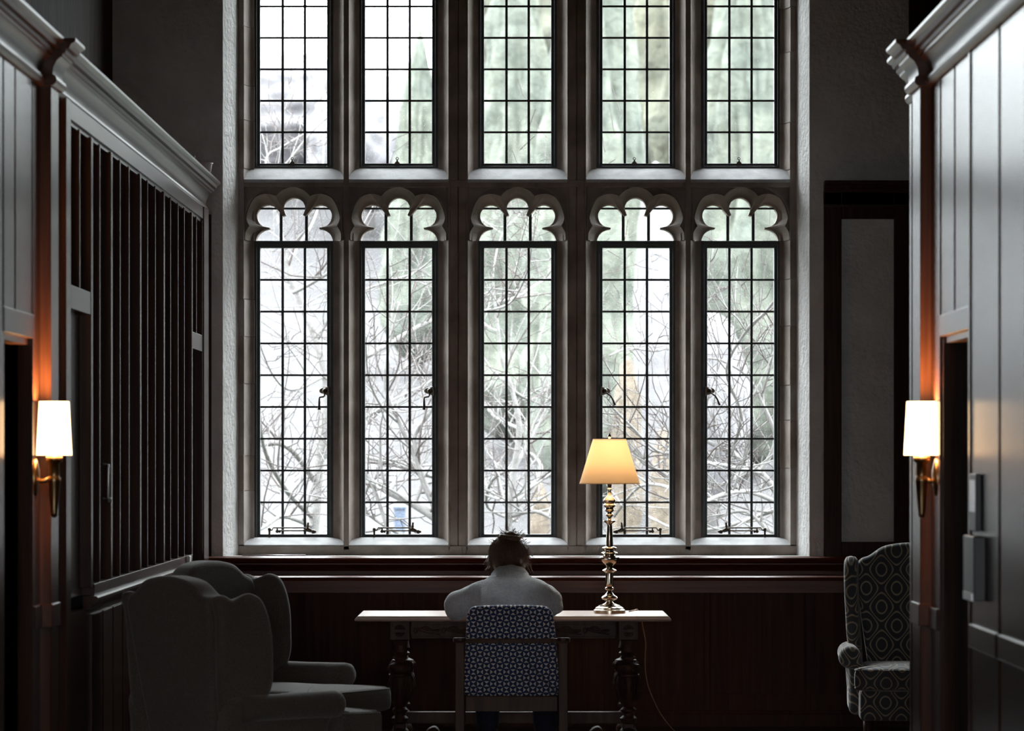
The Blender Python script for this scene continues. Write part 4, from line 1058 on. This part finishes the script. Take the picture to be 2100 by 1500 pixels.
def crown(c, r, h, seed, mat_, par, conical, sub=5, amp=1.0):
    bm = bmesh.new(); bmesh.ops.create_icosphere(bm, subdivisions=sub, radius=1); vs = []
    for v in bm.verts:
        n_ = v.co.normalized(); zz = (n_.z+1)/2
        pr_ = (1-zz)**.7*1.25+.05 if conical else 1
        q = 1+amp*(.35*noise.noise(n_*2.5+Vector((seed, 0, 0)))+.25*noise.noise(n_*6+Vector((seed, 5, 0)))+.14*noise.noise(n_*14+Vector((seed, 9, 0))))
        base = Vector((n_.x, n_.y, 0)); 
        if conical and base.length > 1e-4: base.normalize(); base *= min(1, math.sqrt(max(0, 1-n_.z**2))*1.6)
        vs.append((c[0]+base.x*r*pr_*q, c[1]+base.y*r*pr_*q, c[2]+h*zz*(1+.05*(q-1))))
    fs = [tuple(v.index for v in f.verts) for f in bm.faces]; bm.free()
    return MB().add(vs, fs).build('crown', mat_, par, smooth=True, fix=False)
def big_tree(name, px, Y, w_px, ytop, mat_, label, conical, grp):
    x = PX(px, Y); g = gz(x, Y); r = w_px/2*Y/F; top = PZ(ytop, Y)
    R = tag(empty(name, (x, Y, g)), label, 'tree', grp)
    hb_ = .3 if conical else max(.6, (top-g)*.12)
    MB().tube([(x, Y, g-.2), (x, Y, g+(top-g)*.6)], [max(.12, r*.08), .08], 10).build('trunk', M['bark'], R, smooth=True)
    crown((x, Y, g+hb_), r, top-g-hb_, random.uniform(0, 50), mat_, R, conical, 5, .35 if name.startswith('bare') else 1.0)
    return R
specs = [
 ('evergreen_tree', 860, 75, 130, 60, 'ever1', 'pale evergreen far behind the second window, its tip against the sky', True),
 ('evergreen_tree', 1060, 68, 200, -160, 'ever1', 'pale green tree on the hillside behind the middle window', True),
 ('evergreen_tree', 1215, 62, 240, -380, 'ever1', 'tall green tree between the middle window and the fourth one', True),
 ('evergreen_tree', 1390, 74, 260, -420, 'ever2', 'yellow green tree reaching the top of the fourth window', False),
 ('evergreen_tree', 1545, 66, 230, -420, 'ever1', 'tall pale green tree filling the fifth window', True),
 ('evergreen_tree', 1690, 70, 240, -420, 'ever2', 'yellow green tree at the edge of the fifth window', False),
 ('evergreen_tree', 1120, 90, 300, -300, 'ever2', 'yellow green tree highest on the slope behind the middle window', False),
 ('bare_tree_crown', 610, 92, 300, 110, 'grove', 'hazy grey leafless crown behind the first window', False),
 ('bare_tree_crown', 440, 96, 200, 330, 'grove', 'hazy grey leafless crown beyond the edge of the first window', False),  # crown lowered to leave open sky for the right panelling's reflection
 ('bare_tree_crown', 760, 88, 260, 150, 'grove', 'hazy grey leafless crown between the first and second windows', False),
 ('bare_tree_crown', 935, 84, 220, 220, 'grove', 'hazy grey leafless crown between the second and middle windows', False),
 ('bare_tree_crown', 1345, 58, 90, 330, 'grove', 'pale grey lilac crown along the side of the fourth window', False),
 ('bare_tree_crown', 1460, 60, 150, 640, 'grove', 'low grey lilac crown between the fourth and fifth windows', False),
]
for nm_, px, Y, wpx, yt, mm, lb, con in specs: big_tree(nm_, px, Y, wpx, yt, M[mm], lb, con, 'trees on the hillside outside')
for px, Y, wpx, yt, lb in ((1285, 56, 60, 735, 'tan leafed shrub low behind the fourth window'), (1108, 55, 40, 990, 'pinkish tan shrub low behind the middle window'), (1360, 54, 50, 880, 'tan leafed shrub behind the lamp shade')):
    x = PX(px, Y); g = gz(x, Y); R = tag(empty('tan_shrub', (x, Y, g)), lb, 'shrub', 'tan shrubs outside')
    MB().tube([(x, Y, g), (x, Y, g+.4)], .05, 6).build('stem', M['twig'], R); crown((x, Y, g), wpx/2*Y/F, PZ(yt, Y)-g, random.uniform(0, 9), M['tan'], R, False, 4)
# blue bin on the lawn
Yb_ = 48; xb = PX(820, Yb_); R = tag(empty('recycling_bin', (xb, Yb_, -.25)), 'small blurred blue bin outside, low behind the second window', 'bin')
MB().prism([(xb-.06, -.25), (xb+.06, -.25), (xb+.075, PZ(1045, Yb_)), (xb-.075, PZ(1045, Yb_))], 'y', Yb_-.1, Yb_+.1).build('bin_body', M['blue'], R, bevel=.01)
MB().box(xb-.085, xb+.085, Yb_-.12, Yb_+.12, PZ(1045, Yb_), PZ(1038, Yb_)).build('lid', M['blue'], R, bevel=.01)

# near leafless trees with pale branches
def branch_tree(label, Yc, trunk, limbs, seed, twigs):
    rnd = random.Random(seed)
    base = P(trunk[0][0], trunk[0][1], Yc); base.z = -.25
    R = tag(empty('leafless_tree', base), label, 'tree', 'leafless trees just outside the windows')
    def path3(pl, Y, dY=0.0):
        pts_ = [P(x, y, Y+dY*i/max(1, len(pl)-1)) for i, (x, y, _) in enumerate(pl)]; rr = [w_/2*Y/F for _, _, w_ in pl]
        ps = smooth_path(pts_, 5); out = []
        for i in range(len(rr)-1): out += [rr[i]+(rr[i+1]-rr[i])*q/5 for q in range(5)]
        return ps, out+[rr[-1]]
    tpts, trr = path3(trunk, Yc)
    tpts = [base]+tpts; trr = [trr[0]*1.2]+trr
    MB().tube(tpts, trr, 10).build('trunk', M['bark'], R, smooth=True)
    allp = [(tpts, trr)]
    for lm in limbs:
        dY = rnd.uniform(-2.5, 2.5)
        ps, rr = path3(lm, Yc, dY)
        MB().tube(ps, rr, 8).build('branch', M['bark'], R, smooth=True); allp.append((ps, rr))
    mb = MB(); mb2 = MB()
    for ps, rr in allp[0:1]*2+allp[1:]*2:
        for k in range(twigs):
            i = rnd.randrange(2, len(ps)-1); p = ps[i].copy(); d = (ps[min(i+1, len(ps)-1)]-ps[i-1]).normalized()
            ax = Vector((rnd.uniform(-1, 1), rnd.uniform(-.6, .6), rnd.uniform(-.3, 1))).normalized()
            dr = (d*.6+ax).normalized(); ln = rnd.uniform(.35, 1.3); pp = [p]; n_ = 7
            for q in range(n_):
                dr = (dr+Vector((rnd.uniform(-.28, .28), rnd.uniform(-.2, .2), rnd.uniform(-.15, .32)))).normalized(); p = p+dr*ln/n_; pp.append(p)
                if rnd.random() < .5:
                    bud = dr.cross(Vector((0, 1, 0))).normalized()*rnd.choice((-1, 1)); mb2.tube([p, p+bud*.03+dr*.03, p+bud*rnd.uniform(.04, .16)+dr*rnd.uniform(.05, .2)], [.0045, .0035, .003], 3, caps=False)
            r0 = min(rr[i]*.6, rnd.uniform(.006, .014)); (mb if rnd.random() < .6 else mb2).tube(pp, [r0*(1-.7*q/n_) for q in range(n_+1)], 5, caps=False)
    if mb.v: tag(mb.build('pale_twigs', M['bark'], R, smooth=True, fix=False), kind='stuff')
    if mb2.v: tag(mb2.build('fine_twigs', M['twig'], R, smooth=True, fix=False), kind='stuff')
branch_tree('leafless tree with a leaning pale trunk behind the first window', 30,
  [(640, 1110, 26), (648, 1020, 24), (655, 930, 22), (668, 840, 20), (668, 770, 20), (650, 700, 18), (625, 640, 15), (602, 585, 13), (588, 540, 9), (575, 470, 7), (562, 430, 4)],
  [[(648, 990, 14), (600, 925, 12), (560, 908, 10), (520, 915, 8), (470, 900, 5)], [(655, 930, 14), (700, 880, 11), (760, 850, 10), (830, 820, 8), (900, 770, 5)],
   [(602, 600, 9), (640, 580, 8), (690, 550, 6), (740, 520, 4)], [(625, 640, 8), (570, 570, 5), (530, 555, 4)], [(668, 800, 12), (740, 740, 12), (800, 705, 11), (860, 670, 10), (930, 640, 7), (1000, 600, 4)],
   [(640, 1060, 12), (590, 1010, 10), (545, 930, 9), (530, 850, 5)], [(640, 1080, 10), (580, 1060, 8), (535, 1085, 8), (480, 1100, 6)], [(600, 1120, 9), (585, 1030, 9), (560, 960, 7), (545, 900, 5)],
   [(650, 700, 7), (700, 620, 5), (790, 580, 5), (850, 560, 4), (900, 520, 3)], [(668, 770, 7), (600, 800, 6), (560, 770, 4), (530, 700, 3)], [(588, 540, 6), (640, 460, 5), (655, 400, 4), (664, 300, 3), (662, 130, 2)],
   [(575, 470, 5), (560, 380, 4), (600, 320, 4), (660, 250, 4), (720, 215, 3)], [(562, 430, 4), (545, 330, 4), (580, 300, 3), (650, 260, 3)]], 3, 5)
branch_tree('leafless tree with thick drooping pale branches behind the second window', 28,
  [(930, 1120, 20), (900, 1070, 19), (850, 1035, 18), (800, 1010, 16), (760, 985, 12), (735, 940, 8), (725, 880, 5)],
  [[(900, 1070, 12), (860, 960, 10), (820, 870, 9), (790, 790, 8), (800, 700, 6), (820, 620, 4)], [(850, 1035, 10), (870, 970, 9), (830, 960, 9), (760, 940, 8), (700, 930, 5)],
   [(800, 1010, 10), (830, 950, 9), (890, 980, 8), (930, 960, 6)], [(930, 1100, 10), (870, 1000, 8), (850, 900, 9), (880, 850, 7), (910, 800, 4)], [(760, 985, 8), (780, 1040, 8), (800, 1100, 8)],
   [(760, 985, 7), (745, 1040, 6), (790, 1080, 6), (850, 1110, 6)], [(820, 870, 6), (780, 830, 5), (755, 770, 4), (750, 690, 3)], [(790, 790, 5), (850, 740, 5), (885, 720, 3)]], 11, 5)
branch_tree('slender white barked leafless tree behind the middle window', 29,
  [(1040, 1120, 18), (1045, 1040, 16), (1055, 960, 14), (1065, 880, 12), (1050, 800, 9), (1030, 740, 8), (1022, 680, 7), (1015, 620, 6), (1010, 560, 4)],
  [[(1055, 960, 9), (1090, 900, 8), (1110, 860, 7), (1140, 820, 4)], [(1045, 1040, 9), (1090, 1000, 9), (1110, 960, 8), (1085, 930, 6), (1050, 950, 5)], [(1050, 800, 7), (1090, 820, 6), (1130, 790, 4)],
   [(1065, 880, 8), (1010, 850, 7), (980, 800, 5)], [(1015, 620, 5), (1060, 610, 7), (1090, 590, 7), (1125, 570, 5), (1160, 560, 3)], [(1045, 1040, 8), (1000, 1000, 7), (985, 940, 5)],
   [(960, 640, 5), (1010, 635, 6), (1050, 618, 5), (1080, 560, 4), (1090, 500, 3), (1085, 420, 2)], [(1045, 1060, 8), (1100, 1050, 8), (1150, 1075, 6)], [(1022, 680, 4), (990, 660, 4), (970, 600, 3)],
   [(1010, 560, 4), (1030, 480, 3), (1075, 430, 3)], [(1055, 960, 8), (1010, 985, 7), (1000, 1040, 7), (1060, 1070, 6)]], 5, 6)
branch_tree('leafless tree with tangled white branches behind the fourth and fifth windows', 27,
  [(1640, 1130, 18), (1610, 1040, 16), (1560, 970, 14), (1500, 930, 11), (1440, 900, 8), (1380, 860, 6), (1330, 830, 4)],
  [[(1560, 970, 9), (1590, 900, 8), (1560, 820, 7), (1530, 770, 6), (1480, 740, 5), (1440, 735, 4)], [(1500, 930, 8), (1530, 960, 8), (1470, 1000, 8), (1400, 1010, 6)], [(1610, 1040, 10), (1540, 1010, 9), (1480, 1015, 8), (1430, 1040, 6)],
   [(1610, 1040, 9), (1550, 1060, 9), (1490, 1080, 8), (1400, 1090, 6), (1330, 1060, 5)], [(1500, 930, 8), (1520, 850, 7), (1490, 760, 6), (1530, 680, 6), (1570, 640, 6), (1600, 600, 4)],
   [(1400, 1010, 7), (1360, 970, 8), (1320, 950, 8), (1280, 900, 6)], [(1430, 1040, 7), (1370, 1000, 7), (1310, 1000, 6), (1260, 1060, 6)], [(1440, 900, 6), (1360, 930, 5), (1290, 870, 5), (1250, 830, 4)],
   [(1640, 1100, 9), (1580, 1090, 8), (1530, 1050, 7), (1470, 1060, 6)], [(1250, 730, 4), (1290, 715, 5), (1350, 720, 4), (1390, 700, 3)], [(1560, 970, 7), (1510, 960, 7), (1450, 950, 7), (1410, 960, 6)],
   [(1560, 820, 6), (1580, 750, 5), (1590, 680, 4)]], 9, 6)
